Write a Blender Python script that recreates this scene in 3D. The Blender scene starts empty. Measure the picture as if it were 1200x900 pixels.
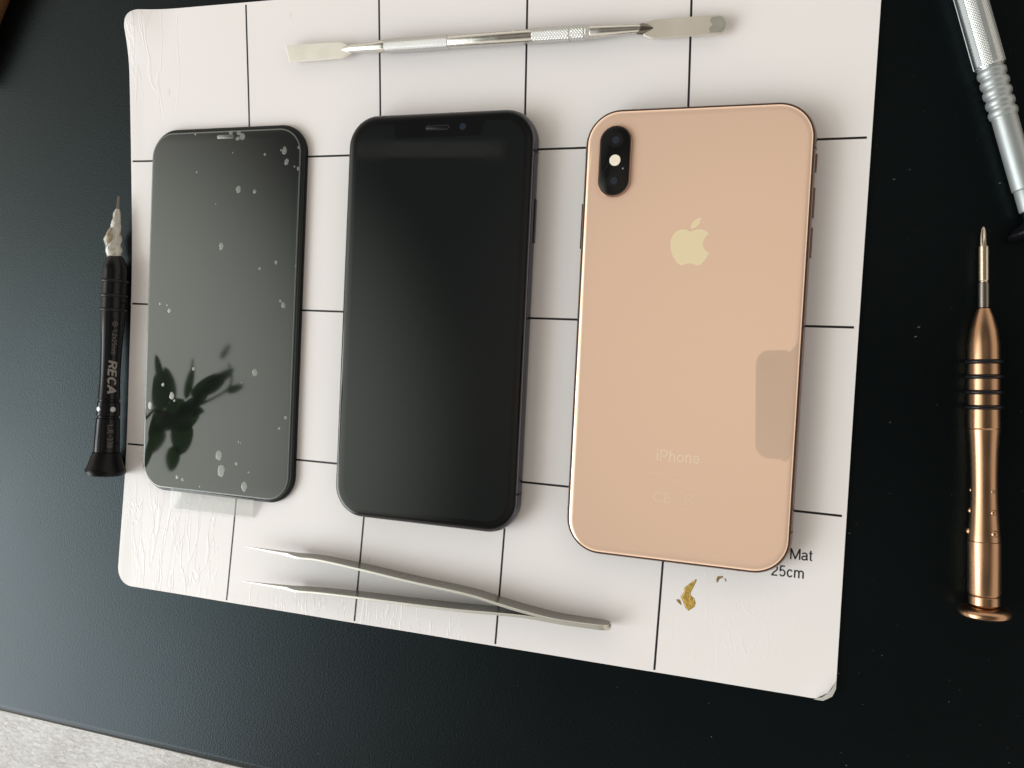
import bpy, math, random
from mathutils import Vector, Matrix
random.seed(7)
K = 0.001                      # the script works in millimetres; the scene is in metres
sc = bpy.context.scene
COL = sc.collection
R = math.radians

# ------------------------------------------------------------------ camera frame
CAM = Vector((272.696, -137.583, 287.409))
RX = Vector((0.9509269, 0.0484203, -0.3056036))       # image right
RY = Vector((0.0575779, -0.9981198, 0.0210178))       # image down
RZ = Vector((-0.3040113, -0.0375824, -0.9519268))     # view direction
FPX = 944.53
def at(px, py, z=0.0):
    """point (mm) of the horizontal plane at height z seen at a spot of the 1200x900 photograph"""
    d = RX*((px-600)/FPX) + RY*((py-450)/FPX) + RZ
    s = (z - CAM.z)/d.z
    return CAM + d*s

# ------------------------------------------------------------------ object helpers
def tag(o, label=None, cat=None, group=None, kind=None):
    if label: o['label'] = label
    if cat: o['category'] = cat
    if group: o['group'] = group
    if kind: o['kind'] = kind
    return o
def thing(name, loc, label, cat, group=None):
    o = bpy.data.objects.new(name, None); COL.objects.link(o)
    o.location = Vector(loc)*K; o.empty_display_size = .01
    return tag(o, label, cat, group)
def origin(p):
    v = Vector((0, 0, 0))
    while p is not None:
        v += Vector(p.location); p = p.parent
    return v
def obj(name, vf, m, parent=None, smooth=True, ang=35):
    vs, fs = vf[0], vf[1]
    me = bpy.data.meshes.new(name)
    off = origin(parent)
    me.from_pydata([Vector(v)*K - off for v in vs], [], fs)
    me.validate(); me.update()
    if smooth:
        for p in me.polygons: p.use_smooth = True
        try: me.set_sharp_from_angle(angle=R(ang))
        except Exception: pass
    if len(vf) > 2:
        uv = me.uv_layers.new(name='UVMap')
        for l in me.loops: uv.data[l.index].uv = vf[2][l.vertex_index]
    me.materials.append(m)
    o = bpy.data.objects.new(name, me); COL.objects.link(o)
    o.parent = parent
    return o
def merge(*ms):
    V, F = [], []
    for v, f in ms:
        n = len(V); V += list(v); F += [tuple(i+n for i in q) for q in f]
    return V, F

def rr(w, h, r, n=14):
    """rounded rectangle outline, CCW, squircle-like corners"""
    pts = []
    for cx, cy, a0 in ((w/2-r, h/2-r, 0), (-w/2+r, h/2-r, 90), (-w/2+r, -h/2+r, 180), (w/2-r, -h/2+r, 270)):
        for k in range(n+1):
            a = R(a0+90*k/n)
            pts.append((cx+r*math.cos(a), cy+r*math.sin(a)))
    return pts
def loft(c, rings, close_top=True, close_bot=True, rot=0.0):
    """rings = [(outline pts, z)] bottom to top"""
    V, F = [], []; n = len(rings[0][0]); ca, sa = math.cos(rot), math.sin(rot)
    for pts, z in rings:
        for x, y in pts: V.append((c[0]+x*ca-y*sa, c[1]+x*sa+y*ca, z))
    for k in range(len(rings)-1):
        for i in range(n):
            j = (i+1) % n
            F.append((k*n+i, k*n+j, (k+1)*n+j, (k+1)*n+i))
    if close_bot: F.append(tuple(reversed(range(n))))
    if close_top: F.append(tuple(range((len(rings)-1)*n, len(rings)*n)))
    return V, F
def slab(c, w, h, r, prof, rot=0.0, n=14, **k):
    return loft(c, [(rr(w-2*i, h-2*i, max(r-i, .05), n), z) for i, z in prof], rot=rot, **k)
def disc(c, r, z0, z1, bev=.08, n=28, sx=1, sy=1):
    o = lambda q: [(q*sx*math.cos(2*math.pi*i/n), q*sy*math.sin(2*math.pi*i/n)) for i in range(n)]
    return loft(c, [(o(r), z0), (o(r), z1-bev), (o(r-bev), z1)])
def blob(c, r, z0, z1, bev=.08, n=20, sx=1, sy=1):
    ph = [random.uniform(0, 6.3) for _ in range(3)]
    o = lambda q: [(q*sx*(1+.10*math.sin(2*t+ph[0])+.06*math.sin(3*t+ph[1])+.04*math.sin(5*t+ph[2]))*math.cos(t), q*sy*(1+.08*math.sin(2*t+ph[1])+.06*math.sin(3*t+ph[2]))*math.sin(t)) for t in [2*math.pi*i/n for i in range(n)]]
    return loft(c, [(o(r), z0), (o(r*.97), z0+(z1-z0)*.5), (o(r*.86), z1-.004), (o(r*.6), z1)])
def frame_axes(A, B, up=Vector((0, 0, 1))):
    t = (B-A).normalized(); s = t.cross(up).normalized(); u = s.cross(t)
    return t, s, u
def lathe(A, B, prof, n=56, shape=None):
    """profile [(distance from A along A->B, radius)]"""
    t, s, u = frame_axes(A, B); V, F = [], []
    for d, r in prof:
        for k in range(n):
            a = 2*math.pi*k/n
            q = r*(shape(a, d) if shape else 1)
            V.append(A+t*d+s*(q*math.cos(a))+u*(q*math.sin(a)))
    for i in range(len(prof)-1):
        for k in range(n):
            j = (k+1) % n
            F.append((i*n+k, i*n+j, (i+1)*n+j, (i+1)*n+k))
    F.append(tuple(reversed(range(n)))); F.append(tuple(range((len(prof)-1)*n, len(prof)*n)))
    return V, [tuple(reversed(f)) for f in F]
def torus(A, B, d, rmaj, rmin, n=56, m=14):
    t, s, u = frame_axes(A, B); V, F = [], []
    for i in range(n):
        a = 2*math.pi*i/n; e = s*math.cos(a)+u*math.sin(a)
        for j in range(m):
            b = 2*math.pi*j/m
            V.append(A+t*(d+rmin*math.sin(b))+e*(rmaj+rmin*math.cos(b)))
    for i in range(n):
        for j in range(m):
            F.append((i*m+j, ((i+1) % n)*m+j, ((i+1) % n)*m+(j+1) % m, i*m+(j+1) % m))
    return V, F
def catmull(P, seg=8):
    out = []; P = [P[0]]+list(P)+[P[-1]]
    for i in range(1, len(P)-2):
        p0, p1, p2, p3 = P[i-1:i+3]
        for k in range(seg):
            t = k/seg
            out.append(tuple(.5*((2*b)+(-a+c)*t+(2*a-5*b+4*c-d)*t*t+(-a+3*b-3*c+d)*t**3) for a, b, c, d in zip(p0, p1, p2, p3)))
    out.append(tuple(P[-2])); return out
def lerp_tab(tab, s):
    if s <= tab[0][0]: return tab[0][1]
    for (a, x), (b, y) in zip(tab, tab[1:]):
        if s <= b: return x+(y-x)*(s-a)/(b-a)
    return tab[-1][1]
def ball(c, r, n=16, m=10, sz=1.0):
    V = [(c[0], c[1], c[2]+r*sz)]; F = []
    for i in range(1, m):
        a = math.pi*i/m
        for k in range(n):
            b = 2*math.pi*k/n
            V.append((c[0]+r*math.sin(a)*math.cos(b), c[1]+r*math.sin(a)*math.sin(b), c[2]+r*sz*math.cos(a)))
    V.append((c[0], c[1], c[2]-r*sz)); L = len(V)-1
    for k in range(n): F.append((0, 1+k, 1+(k+1) % n)); F.append((L, 1+(m-2)*n+(k+1) % n, 1+(m-2)*n+k))
    for i in range(m-2):
        for k in range(n):
            F.append((1+i*n+k, 1+(i+1)*n+k, 1+(i+1)*n+(k+1) % n, 1+i*n+(k+1) % n))
    return V, F

# ------------------------------------------------------------------ materials
def mat(name):
    m = bpy.data.materials.new(name); m.use_nodes = True
    nt = m.node_tree; b = nt.nodes['Principled BSDF']
    return m, nt, b
def N(nt, t, **kw):
    n = nt.nodes.new(t)
    for k, v in kw.items():
        if k in n.inputs: n.inputs[k].default_value = v
        else: setattr(n, k, v)
    return n
def simple(name, col, rough=.5, metal=0, coat=0, spec=.5, bump=None, coat_rough=.03, var=0, rvar=0, vscale=200):
    m, nt, b = mat(name); L = nt.links
    b.inputs['Base Color'].default_value = (*col, 1); b.inputs['Roughness'].default_value = rough
    b.inputs['Metallic'].default_value = metal; b.inputs['Coat Weight'].default_value = coat
    b.inputs['Coat Roughness'].default_value = coat_rough; b.inputs['Specular IOR Level'].default_value = spec
    tc = N(nt, 'ShaderNodeTexCoord')
    if bump:
        s, st, d = bump
        n = N(nt, 'ShaderNodeTexNoise'); n.inputs['Scale'].default_value = s; n.inputs['Detail'].default_value = 4
        L.new(tc.outputs['Object'], n.inputs['Vector'])
        bp = N(nt, 'ShaderNodeBump'); bp.inputs['Strength'].default_value = st; bp.inputs['Distance'].default_value = d
        L.new(n.outputs['Fac'], bp.inputs['Height']); L.new(bp.outputs['Normal'], b.inputs['Normal'])
    if var or rvar:
        n = N(nt, 'ShaderNodeTexNoise'); n.inputs['Scale'].default_value = vscale; n.inputs['Detail'].default_value = 5
        L.new(tc.outputs['Object'], n.inputs['Vector'])
        if var:
            mx = N(nt, 'ShaderNodeMix', data_type='RGBA')
            mx.inputs[6].default_value = (*[c*(1-var) for c in col], 1); mx.inputs[7].default_value = (*[min(1, c*(1+var)) for c in col], 1)
            L.new(n.outputs['Fac'], mx.inputs[0]); L.new(mx.outputs[2], b.inputs['Base Color'])
        if rvar:
            mr = N(nt, 'ShaderNodeMapRange'); mr.inputs[1].default_value = .3; mr.inputs[2].default_value = .7
            mr.inputs[3].default_value = max(0, rough-rvar); mr.inputs[4].default_value = rough+rvar
            L.new(n.outputs['Fac'], mr.inputs[0]); L.new(mr.outputs[0], b.inputs['Roughness'])
    return m
def mth(nt, op, a, b=None, c=None):
    n = nt.nodes.new('ShaderNodeMath'); n.operation = op
    for i, v in enumerate((a, b, c)):
        if v is None: continue
        if isinstance(v, (int, float)): n.inputs[i].default_value = v
        else: nt.links.new(v, n.inputs[i])
    return n.outputs[0]

def mat_sheet():
    m, nt, b = mat('white_printed_mat'); L = nt.links
    uv = N(nt, 'ShaderNodeUVMap'); sp = N(nt, 'ShaderNodeSeparateXYZ'); L.new(uv.outputs[0], sp.inputs[0])
    u, v = sp.outputs[0], sp.outputs[1]
    def linemask(c, lo, hi, other, olo, ohi, half):
        d = mth(nt, 'ABSOLUTE', mth(nt, 'SUBTRACT', c, mth(nt, 'ROUND', c)))
        k = mth(nt, 'LESS_THAN', d, half)
        k = mth(nt, 'MULTIPLY', k, mth(nt, 'GREATER_THAN', c, lo)); k = mth(nt, 'MULTIPLY', k, mth(nt, 'LESS_THAN', c, hi))
        k = mth(nt, 'MULTIPLY', k, mth(nt, 'GREATER_THAN', other, olo)); k = mth(nt, 'MULTIPLY', k, mth(nt, 'LESS_THAN', other, ohi))
        return k
    k1 = linemask(u, .5, 4.5, v, .012, 3.985, .0066)
    k2 = linemask(v, .5, 3.5, u, .012, 4.975, .0064)
    k = mth(nt, 'MAXIMUM', k1, k2)
    tc = N(nt, 'ShaderNodeTexCoord')
    n = N(nt, 'ShaderNodeTexNoise'); n.inputs['Scale'].default_value = 14; n.inputs['Detail'].default_value = 6; L.new(tc.outputs['Object'], n.inputs['Vector'])
    base = N(nt, 'ShaderNodeMix', data_type='RGBA'); base.inputs[6].default_value = (.79, .76, .765, 1); base.inputs[7].default_value = (.83, .805, .815, 1)
    L.new(n.outputs['Fac'], base.inputs[0])
    # small grey scuffs and specks
    sn = N(nt, 'ShaderNodeTexVoronoi'); sn.inputs['Scale'].default_value = 42; L.new(tc.outputs['Object'], sn.inputs['Vector'])
    sr = N(nt, 'ShaderNodeTexWhiteNoise'); L.new(sn.outputs['Position'], sr.inputs['Vector'])
    speck = mth(nt, 'MULTIPLY', mth(nt, 'LESS_THAN', sn.outputs['Distance'], .014), mth(nt, 'GREATER_THAN', sr.outputs['Value'], .80))
    mp = N(nt, 'ShaderNodeMapping'); mp.inputs['Rotation'].default_value = (0, 0, .25); mp.inputs['Scale'].default_value = (60, 16, 10); L.new(tc.outputs['Object'], mp.inputs[0])
    n3 = N(nt, 'ShaderNodeTexNoise'); n3.inputs['Scale'].default_value = 3; n3.inputs['Detail'].default_value = 8; L.new(mp.outputs[0], n3.inputs['Vector'])
    scuff = mth(nt, 'MULTIPLY', mth(nt, 'GREATER_THAN', n3.outputs['Fac'], .735), .45)
    dirt = mth(nt, 'MAXIMUM', mth(nt, 'MULTIPLY', speck, .7), scuff)
    dm = N(nt, 'ShaderNodeMix', data_type='RGBA'); dm.inputs[7].default_value = (.42, .40, .37, 1)
    L.new(base.outputs[2], dm.inputs[6]); L.new(dirt, dm.inputs[0])
    ink = N(nt, 'ShaderNodeMix', data_type='RGBA'); ink.inputs[7].default_value = (.012, .011, .013, 1)
    L.new(dm.outputs[2], ink.inputs[6]); L.new(k, ink.inputs[0]); L.new(ink.outputs[2], b.inputs['Base Color'])
    b.inputs['Roughness'].default_value = .38; b.inputs['Specular IOR Level'].default_value = .4
    # creases: thin ridged noise, in the patches where the film has wrinkled
    def ridge(scale, rot, sc_, det=3, width=.035, dist=.6):
        mp = N(nt, 'ShaderNodeMapping'); mp.inputs['Rotation'].default_value = (0, 0, rot); mp.inputs['Scale'].default_value = sc_
        L.new(uv.outputs[0], mp.inputs[0])
        q = N(nt, 'ShaderNodeTexNoise'); q.inputs['Scale'].default_value = scale; q.inputs['Detail'].default_value = det; q.inputs['Distortion'].default_value = dist
        L.new(mp.outputs[0], q.inputs['Vector'])
        d = mth(nt, 'ABSOLUTE', mth(nt, 'SUBTRACT', q.outputs['Fac'], .5))
        r_ = N(nt, 'ShaderNodeMapRange'); r_.interpolation_type = 'SMOOTHSTEP'
        r_.inputs[1].default_value = 0; r_.inputs[2].default_value = width; r_.inputs[3].default_value = 1; r_.inputs[4].default_value = 0
        L.new(d, r_.inputs[0]); return r_.outputs[0]
    def patch(cx, cy, rx, ry):
        a = mth(nt, 'POWER', mth(nt, 'DIVIDE', mth(nt, 'SUBTRACT', u, cx), rx), 2.0)
        a = mth(nt, 'ABSOLUTE', a)
        e = mth(nt, 'DIVIDE', mth(nt, 'SUBTRACT', v, cy), ry); e = mth(nt, 'MULTIPLY', e, e)
        a2 = mth(nt, 'DIVIDE', mth(nt, 'SUBTRACT', u, cx), rx); a2 = mth(nt, 'MULTIPLY', a2, a2)
        r_ = N(nt, 'ShaderNodeMapRange'); r_.interpolation_type = 'SMOOTHSTEP'
        r_.inputs[1].default_value = 1.0; r_.inputs[2].default_value = .35; r_.inputs[3].default_value = 0; r_.inputs[4].default_value = 1
        L.new(mth(nt, 'ADD', a2, e), r_.inputs[0]); return r_.outputs[0]
    h = mth(nt, 'MULTIPLY', mth(nt, 'MAXIMUM', ridge(2.1, .16, (3.6, .62, 1), det=3, width=.018, dist=.3), mth(nt, 'MULTIPLY', ridge(2.6, .26, (3.2, .5, 1), det=2.5, width=.014, dist=.3), .7)), patch(.50, .46, .52, .68))
    h2 = mth(nt, 'MULTIPLY', ridge(3.6, .05, (4.6, .5, 1), width=.022), patch(1.9, .0, 1.1, .26))
    h3 = mth(nt, 'MULTIPLY', ridge(4.6, -.6, (2.6, .8, 1), det=4, width=.016), patch(4.35, .4, .55, .42))
    h4 = mth(nt, 'MULTIPLY', ridge(2.2, .45, (3., .6, 1), width=.03), patch(.22, 3.75, .34, .55))
    hh = mth(nt, 'ADD', mth(nt, 'ADD', h, mth(nt, 'MULTIPLY', h2, .7)), mth(nt, 'ADD', mth(nt, 'MULTIPLY', h3, .3), mth(nt, 'MULTIPLY', h4, .8)))
    b1 = N(nt, 'ShaderNodeBump'); b1.inputs['Strength'].default_value = .5; b1.inputs['Distance'].default_value = .00019
    L.new(hh, b1.inputs['Height'])
    n4 = N(nt, 'ShaderNodeTexNoise'); n4.inputs['Scale'].default_value = 900; n4.inputs['Detail'].default_value = 3; L.new(tc.outputs['Object'], n4.inputs['Vector'])
    b2 = N(nt, 'ShaderNodeBump'); b2.inputs['Strength'].default_value = .08; b2.inputs['Distance'].default_value = .0002
    L.new(n4.outputs['Fac'], b2.inputs['Height']); L.new(b1.outputs[0], b2.inputs['Normal'])
    n5 = N(nt, 'ShaderNodeTexNoise'); n5.inputs['Scale'].default_value = 26; n5.inputs['Detail'].default_value = 2; L.new(tc.outputs['Object'], n5.inputs['Vector'])
    b3 = N(nt, 'ShaderNodeBump'); b3.inputs['Strength'].default_value = .25; b3.inputs['Distance'].default_value = .0009
    L.new(n5.outputs['Fac'], b3.inputs['Height']); L.new(b2.outputs[0], b3.inputs['Normal'])
    L.new(b3.outputs[0], b.inputs['Normal'])
    return m

def mat_desk():
    m, nt, b = mat('black_grained_laminate'); L = nt.links
    tc = N(nt, 'ShaderNodeTexCoord')
    b.inputs['Base Color'].default_value = (.0016, .0019, .0022, 1)
    b.inputs['Specular IOR Level'].default_value = .20; b.inputs['Specular Tint'].default_value = (.64, .90, 1.0, 1)
    v = N(nt, 'ShaderNodeTexVoronoi'); v.inputs['Scale'].default_value = 1500; L.new(tc.outputs['Object'], v.inputs['Vector'])
    n = N(nt, 'ShaderNodeTexNoise'); n.inputs['Scale'].default_value = 1000; n.inputs['Detail'].default_value = 4; L.new(tc.outputs['Object'], n.inputs['Vector'])
    s = mth(nt, 'ADD', mth(nt, 'MULTIPLY', v.outputs['Distance'], .5), n.outputs['Fac'])
    bp = N(nt, 'ShaderNodeBump'); bp.inputs['Strength'].default_value = .40; bp.inputs['Distance'].default_value = .00013
    L.new(s, bp.inputs['Height']); L.new(bp.outputs[0], b.inputs['Normal'])
    n2 = N(nt, 'ShaderNodeTexNoise'); n2.inputs['Scale'].default_value = 9; n2.inputs['Detail'].default_value = 6; L.new(tc.outputs['Object'], n2.inputs['Vector'])
    mr = N(nt, 'ShaderNodeMapRange'); mr.inputs[1].default_value = .3; mr.inputs[2].default_value = .7; mr.inputs[3].default_value = .29; mr.inputs[4].default_value = .36
    L.new(n2.outputs['Fac'], mr.inputs[0]); L.new(mr.outputs[0], b.inputs['Roughness'])
    return m
def mat_floor():
    m, nt, b = mat('pale_woven_rug'); L = nt.links
    tc = N(nt, 'ShaderNodeTexCoord'); mp = N(nt, 'ShaderNodeMapping'); mp.inputs['Scale'].default_value = (1, 2.6, 1); mp.inputs['Rotation'].default_value = (0, 0, -.35)
    L.new(tc.outputs['Object'], mp.inputs[0])
    n = N(nt, 'ShaderNodeTexNoise'); n.inputs['Scale'].default_value = 75; n.inputs['Detail'].default_value = 6; n.inputs['Roughness'].default_value = .55; n.inputs['Distortion'].default_value = .8
    L.new(mp.outputs[0], n.inputs['Vector'])
    n2 = N(nt, 'ShaderNodeTexNoise'); n2.inputs['Scale'].default_value = 6; n2.inputs['Detail'].default_value = 4; L.new(tc.outputs['Object'], n2.inputs['Vector'])
    s = mth(nt, 'ADD', mth(nt, 'MULTIPLY', n.outputs['Fac'], .65), mth(nt, 'MULTIPLY', n2.outputs['Fac'], .35))
    cr = N(nt, 'ShaderNodeValToRGB'); cr.color_ramp.elements[0].position = .36; cr.color_ramp.elements[0].color = (.42, .41, .39, 1)
    cr.color_ramp.elements[1].position = .60; cr.color_ramp.elements[1].color = (.62, .61, .60, 1)
    L.new(s, cr.inputs[0]); L.new(cr.outputs[0], b.inputs['Base Color']); b.inputs['Roughness'].default_value = .9
    bp = N(nt, 'ShaderNodeBump'); bp.inputs['Strength'].default_value = .8; bp.inputs['Distance'].default_value = .006
    L.new(n.outputs['Fac'], bp.inputs['Height']); L.new(bp.outputs[0], b.inputs['Normal'])
    return m
def mat_knurl(name, col, ax, rough=.3, pitch=1.1, lead=1.0, strength=.9):
    """diamond knurl cut into a round bar lying along ax"""
    m, nt, b = mat(name); L = nt.links
    b.inputs['Base Color'].default_value = (*col, 1); b.inputs['Metallic'].default_value = 1; b.inputs['Roughness'].default_value = rough
    tc = N(nt, 'ShaderNodeTexCoord'); t, s, u = ax
    def dot(v):
        n = N(nt, 'ShaderNodeVectorMath', operation='DOT_PRODUCT'); n.inputs[1].default_value = v; L.new(tc.outputs['Object'], n.inputs[0]); return n.outputs['Value']
    along = mth(nt, 'MULTIPLY', dot(t), 1000*2*math.pi/pitch); across = mth(nt, 'MULTIPLY', dot(s), 1000*2*math.pi/pitch*lead)
    a = mth(nt, 'SINE', mth(nt, 'ADD', along, across)); c = mth(nt, 'SINE', mth(nt, 'SUBTRACT', along, across))
    h = mth(nt, 'MULTIPLY', mth(nt, 'ADD', mth(nt, 'MAXIMUM', a, c), 1), .5)
    bp = N(nt, 'ShaderNodeBump'); bp.inputs['Strength'].default_value = strength; bp.inputs['Distance'].default_value = .00018
    L.new(h, bp.inputs['Height']); L.new(bp.outputs[0], b.inputs['Normal'])
    return m
def mat_clear(name, tint=(1, 1, 1), gl=.06, milk=.05, rough=.05):
    m, nt, b = mat(name); L = nt.links; nt.nodes.remove(b); out = nt.nodes['Material Output']
    tr = N(nt, 'ShaderNodeBsdfTransparent'); tr.inputs[0].default_value = (*tint, 1)
    df = N(nt, 'ShaderNodeBsdfDiffuse'); df.inputs[0].default_value = (.8, .82, .8, 1)
    g = N(nt, 'ShaderNodeBsdfAnisotropic'); g.inputs['Color'].default_value = (1, 1, 1, 1); g.inputs['Roughness'].default_value = rough
    fr = N(nt, 'ShaderNodeFresnel'); fr.inputs[0].default_value = 1.5
    m1 = N(nt, 'ShaderNodeMixShader'); m1.inputs[0].default_value = milk; L.new(tr.outputs[0], m1.inputs[1]); L.new(df.outputs[0], m1.inputs[2])
    m2 = N(nt, 'ShaderNodeMixShader'); L.new(mth(nt, 'MULTIPLY', fr.outputs[0], gl/.04), m2.inputs[0]); L.new(m1.outputs[0], m2.inputs[1]); L.new(g.outputs[0], m2.inputs[2])
    L.new(m2.outputs[0], out.inputs[0]); return m

M = dict(
    sheet=mat_sheet(), desk=mat_desk(), floor=mat_floor(),
    gold_glass=simple('gold_back_glass', (1.0, .715, .55), .01, metal=.46, coat=0, spec=.5),
    gold_steel=simple('gold_polished_steel', (.30, .20, .17), .12, metal=1, rvar=.04),
    gold_dark=simple('gold_edge_seam', (.05, .028, .022), .35),
    logo=simple('pale_gold_foil', (.93, .80, .54), .03, metal=.30),
    print_gold=simple('pale_gold_print', (1.0, .82, .66), .06, metal=.36),
    print_faint=simple('faint_gold_print', (1.0, .75, .575), .02, metal=.42),
    black_glass=simple('black_cover_glass', (.0035, .004, .0045), .035, spec=.45, rvar=.015, vscale=40),
    display=simple('switched_off_display', (.0055, .0075, .008), .05, spec=.45, rvar=.03, vscale=35),
    screen2=simple('bare_display_panel', (.012, .014, .015), .12, spec=.3),
    black_steel=simple('dark_grey_steel_band', (.09, .09, .105), .16, metal=1, rvar=.05),
    black_plastic=simple('black_moulded_plastic', (.004, .004, .005), .3, spec=.16, bump=(900, .1, .0002)),
    rubber=simple('black_rubber', (.004, .004, .006), .32, spec=.28),
    anod=simple('black_anodised_metal', (.005, .005, .0065), .35, metal=0, coat=.38, coat_rough=.08, spec=.05),
    band=simple('dark_band_plastic', (.03, .022, .022), .4),
    flash=simple('flash_diffuser', (.86, .78, .66), .35, bump=(2200, .6, .0003), var=.18, vscale=1500),
    lens=simple('dark_lens_glass', (.016, .024, .036), .05),
    lens2=simple('lens_ring', (.006, .006, .007), .15),
    steel=simple('brushed_stainless', (.60, .59, .56), .24, metal=1, bump=(500, .12, .0002), rvar=.07),
    blade=simple('ground_stainless_blade', (.62, .57, .50), .42, metal=.45, bump=(700, .12, .0002), rvar=.05, var=.04, vscale=120),
    blade2=simple('bright_scratched_blade', (.80, .77, .70), .36, metal=.4, bump=(800, .15, .0002), rvar=.06, var=.04, vscale=160),
    satin=simple('satin_grey_steel', (.33, .33, .30), .32, metal=.9, bump=(700, .1, .0002), rvar=.06),
    lit_edge=simple('steel_lit_edge', (.62, .61, .56), .3, metal=.6),  # window glint on the tweezers' top edges, put into a brighter steel colour
    alu=simple('silver_anodised_aluminium', (.38, .41, .42), .45, metal=.7, rvar=.04),
    copper=simple('bronze_anodised_metal', (.40, .24, .145), .26, metal=1, rvar=.04, var=.05, vscale=90),
    copper_dark=simple('bronze_groove', (.10, .05, .03), .4, metal=1),
    bit=simple('driver_bit_steel', (.56, .48, .38), .26, metal=1, bump=(900, .2, .0002)),
    bit_dark=simple('dark_bit_steel', (.20, .18, .16), .32, metal=1),
    tapew=simple('crumpled_clear_tape', (.46, .445, .40), .2, coat=1, bump=(420, .9, .0012), var=.35, vscale=350),
    glue=simple('yellowed_glue', (.30, .26, .18), .3, coat=.5, bump=(500, .6, .0008), var=.3, vscale=300),
    engrave=simple('grey_engraving', (.19, .18, .17), .5),
    engrave2=simple('faint_grey_engraving', (.075, .072, .07), .5),
    ink=simple('black_ink', (.012, .011, .013), .5),
    worn=simple('worn_blade_tip', (.40, .39, .34), .4, metal=.5, bump=(500, .3, .0003), var=.2, vscale=500),
    torn=simple('torn_gold_layer', (.50, .33, .07), .35, metal=.35, bump=(900, .9, .0005), var=.55, vscale=700),
    torn_dark=simple('torn_brown_rim', (.24, .15, .05), .55, bump=(900, .6, .0004), var=.5, vscale=900),
    film=simple('clear_protective_film', (.008, .0095, .009), .045, spec=.72, rvar=.02, vscale=45),
    film_edge=simple('film_cut_edge', (.09, .105, .10), .2, coat=1),
    tab=mat_clear('clear_pull_tab', (.97, .98, .96), .02, .15, .25),
    bubble=mat_clear('trapped_air_bubble', (.8, .8, .78), .05, .12, .3),
    lip_highlight=simple('grey_lip_highlight', (.50, .50, .47), .3, bump=(700, .5, .0004)),
    dust=simple('pale_dust', (.30, .30, .31), .8),
    leaf=simple('houseplant_leaf', (.03, .085, .02), .35, spec=.5),
    stem=simple('plant_stem', (.05, .05, .02), .6),
    pot=simple('dark_plant_pot', (.03, .03, .035), .5),
    brown=simple('brown_varnished_wood', (.10, .045, .02), .35, bump=(60, .3, .001)),
    phone_case=simple('grey_phone_body', (.10, .10, .105), .3, coat=.5),
)

nt = M['leaf'].node_tree; b = nt.nodes['Principled BSDF']
tl = N(nt, 'ShaderNodeBsdfTranslucent'); tl.inputs[0].default_value = (.10, .26, .05, 1); mx = N(nt, 'ShaderNodeMixShader'); mx.inputs[0].default_value = .3
nt.links.new(b.outputs[0], mx.inputs[1]); nt.links.new(tl.outputs[0], mx.inputs[2]); nt.links.new(mx.outputs[0], nt.nodes['Material Output'].inputs[0])

# ------------------------------------------------------------------ the setting
def box_round(x0, x1, y0, y1, zt, zb, r, seg=6):
    prof = [(r*.3, zb), (0, zb+r*.3)] + [(r*(1-math.cos(R(90)*k/seg)), zt-r+r*math.sin(R(90)*k/seg)) for k in range(seg+1)]
    w, h = x1-x0, y1-y0
    return loft(((x0+x1)/2, (y0+y1)/2), [([(w/2-i, h/2-i), (-w/2+i, h/2-i), (-w/2+i, -h/2+i), (w/2-i, -h/2+i)], z) for i, z in prof])
DZ = -1.0                                           # desk surface; the mat's top is 0
o = obj('desk_top', box_round(-760, 820, -322.2, 420, DZ, DZ-28, 6.0), M['desk'], ang=40); tag(o, kind='structure')
o = obj('floor', ([(-3000, -2600, -741), (2200, -2600, -741), (2200, 2200, -741), (-3000, 2200, -741)], [(0, 1, 2, 3)]), M['floor']); tag(o, kind='structure')

# dust on the desk: uncountable flecks, one object
V, F = [], []
for k in range(150):
    x, y = random.uniform(300, 420), random.uniform(-275, 10)
    if k % 5 == 0: x, y = random.uniform(-70, 300), random.uniform(-318, -255)
    s = random.choice((.07, .08, .10, .12, .2)); a = random.uniform(0, 6.3); l = s*random.uniform(1, 3.0)
    p = [(x+l*math.cos(a), y+l*math.sin(a)), (x-s*.4*math.sin(a), y+s*.4*math.cos(a)), (x-l*math.cos(a), y-l*math.sin(a)), (x+s*.4*math.sin(a), y-s*.4*math.cos(a))]
    n = len(V); V += [(q[0], q[1], DZ+.03) for q in p]+[(x, y, DZ+.12)]
    F += [(n, n+1, n+4), (n+1, n+2, n+4), (n+2, n+3, n+4), (n+3, n, n+4)]
for k in range(26):
    x, y, z, s = random.uniform(115, 184), random.uniform(-200, -52), 7.70, random.choice((.05, .07, .09))
    if k > 15: x, z = random.uniform(18, 85), 2.9
    n = len(V); V += [(x-s, y, z), (x, y-s*.7, z), (x+s, y, z), (x, y+s*.7, z), (x, y, z+.04)]
    F += [(n, n+1, n+4), (n+1, n+2, n+4), (n+2, n+3, n+4), (n+3, n, n+4)]
o = obj('dust', (V, F), M['dust'], smooth=False); tag(o, 'tiny pale dust flecks scattered over the black desk and screens', 'dust', kind='stuff')

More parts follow.
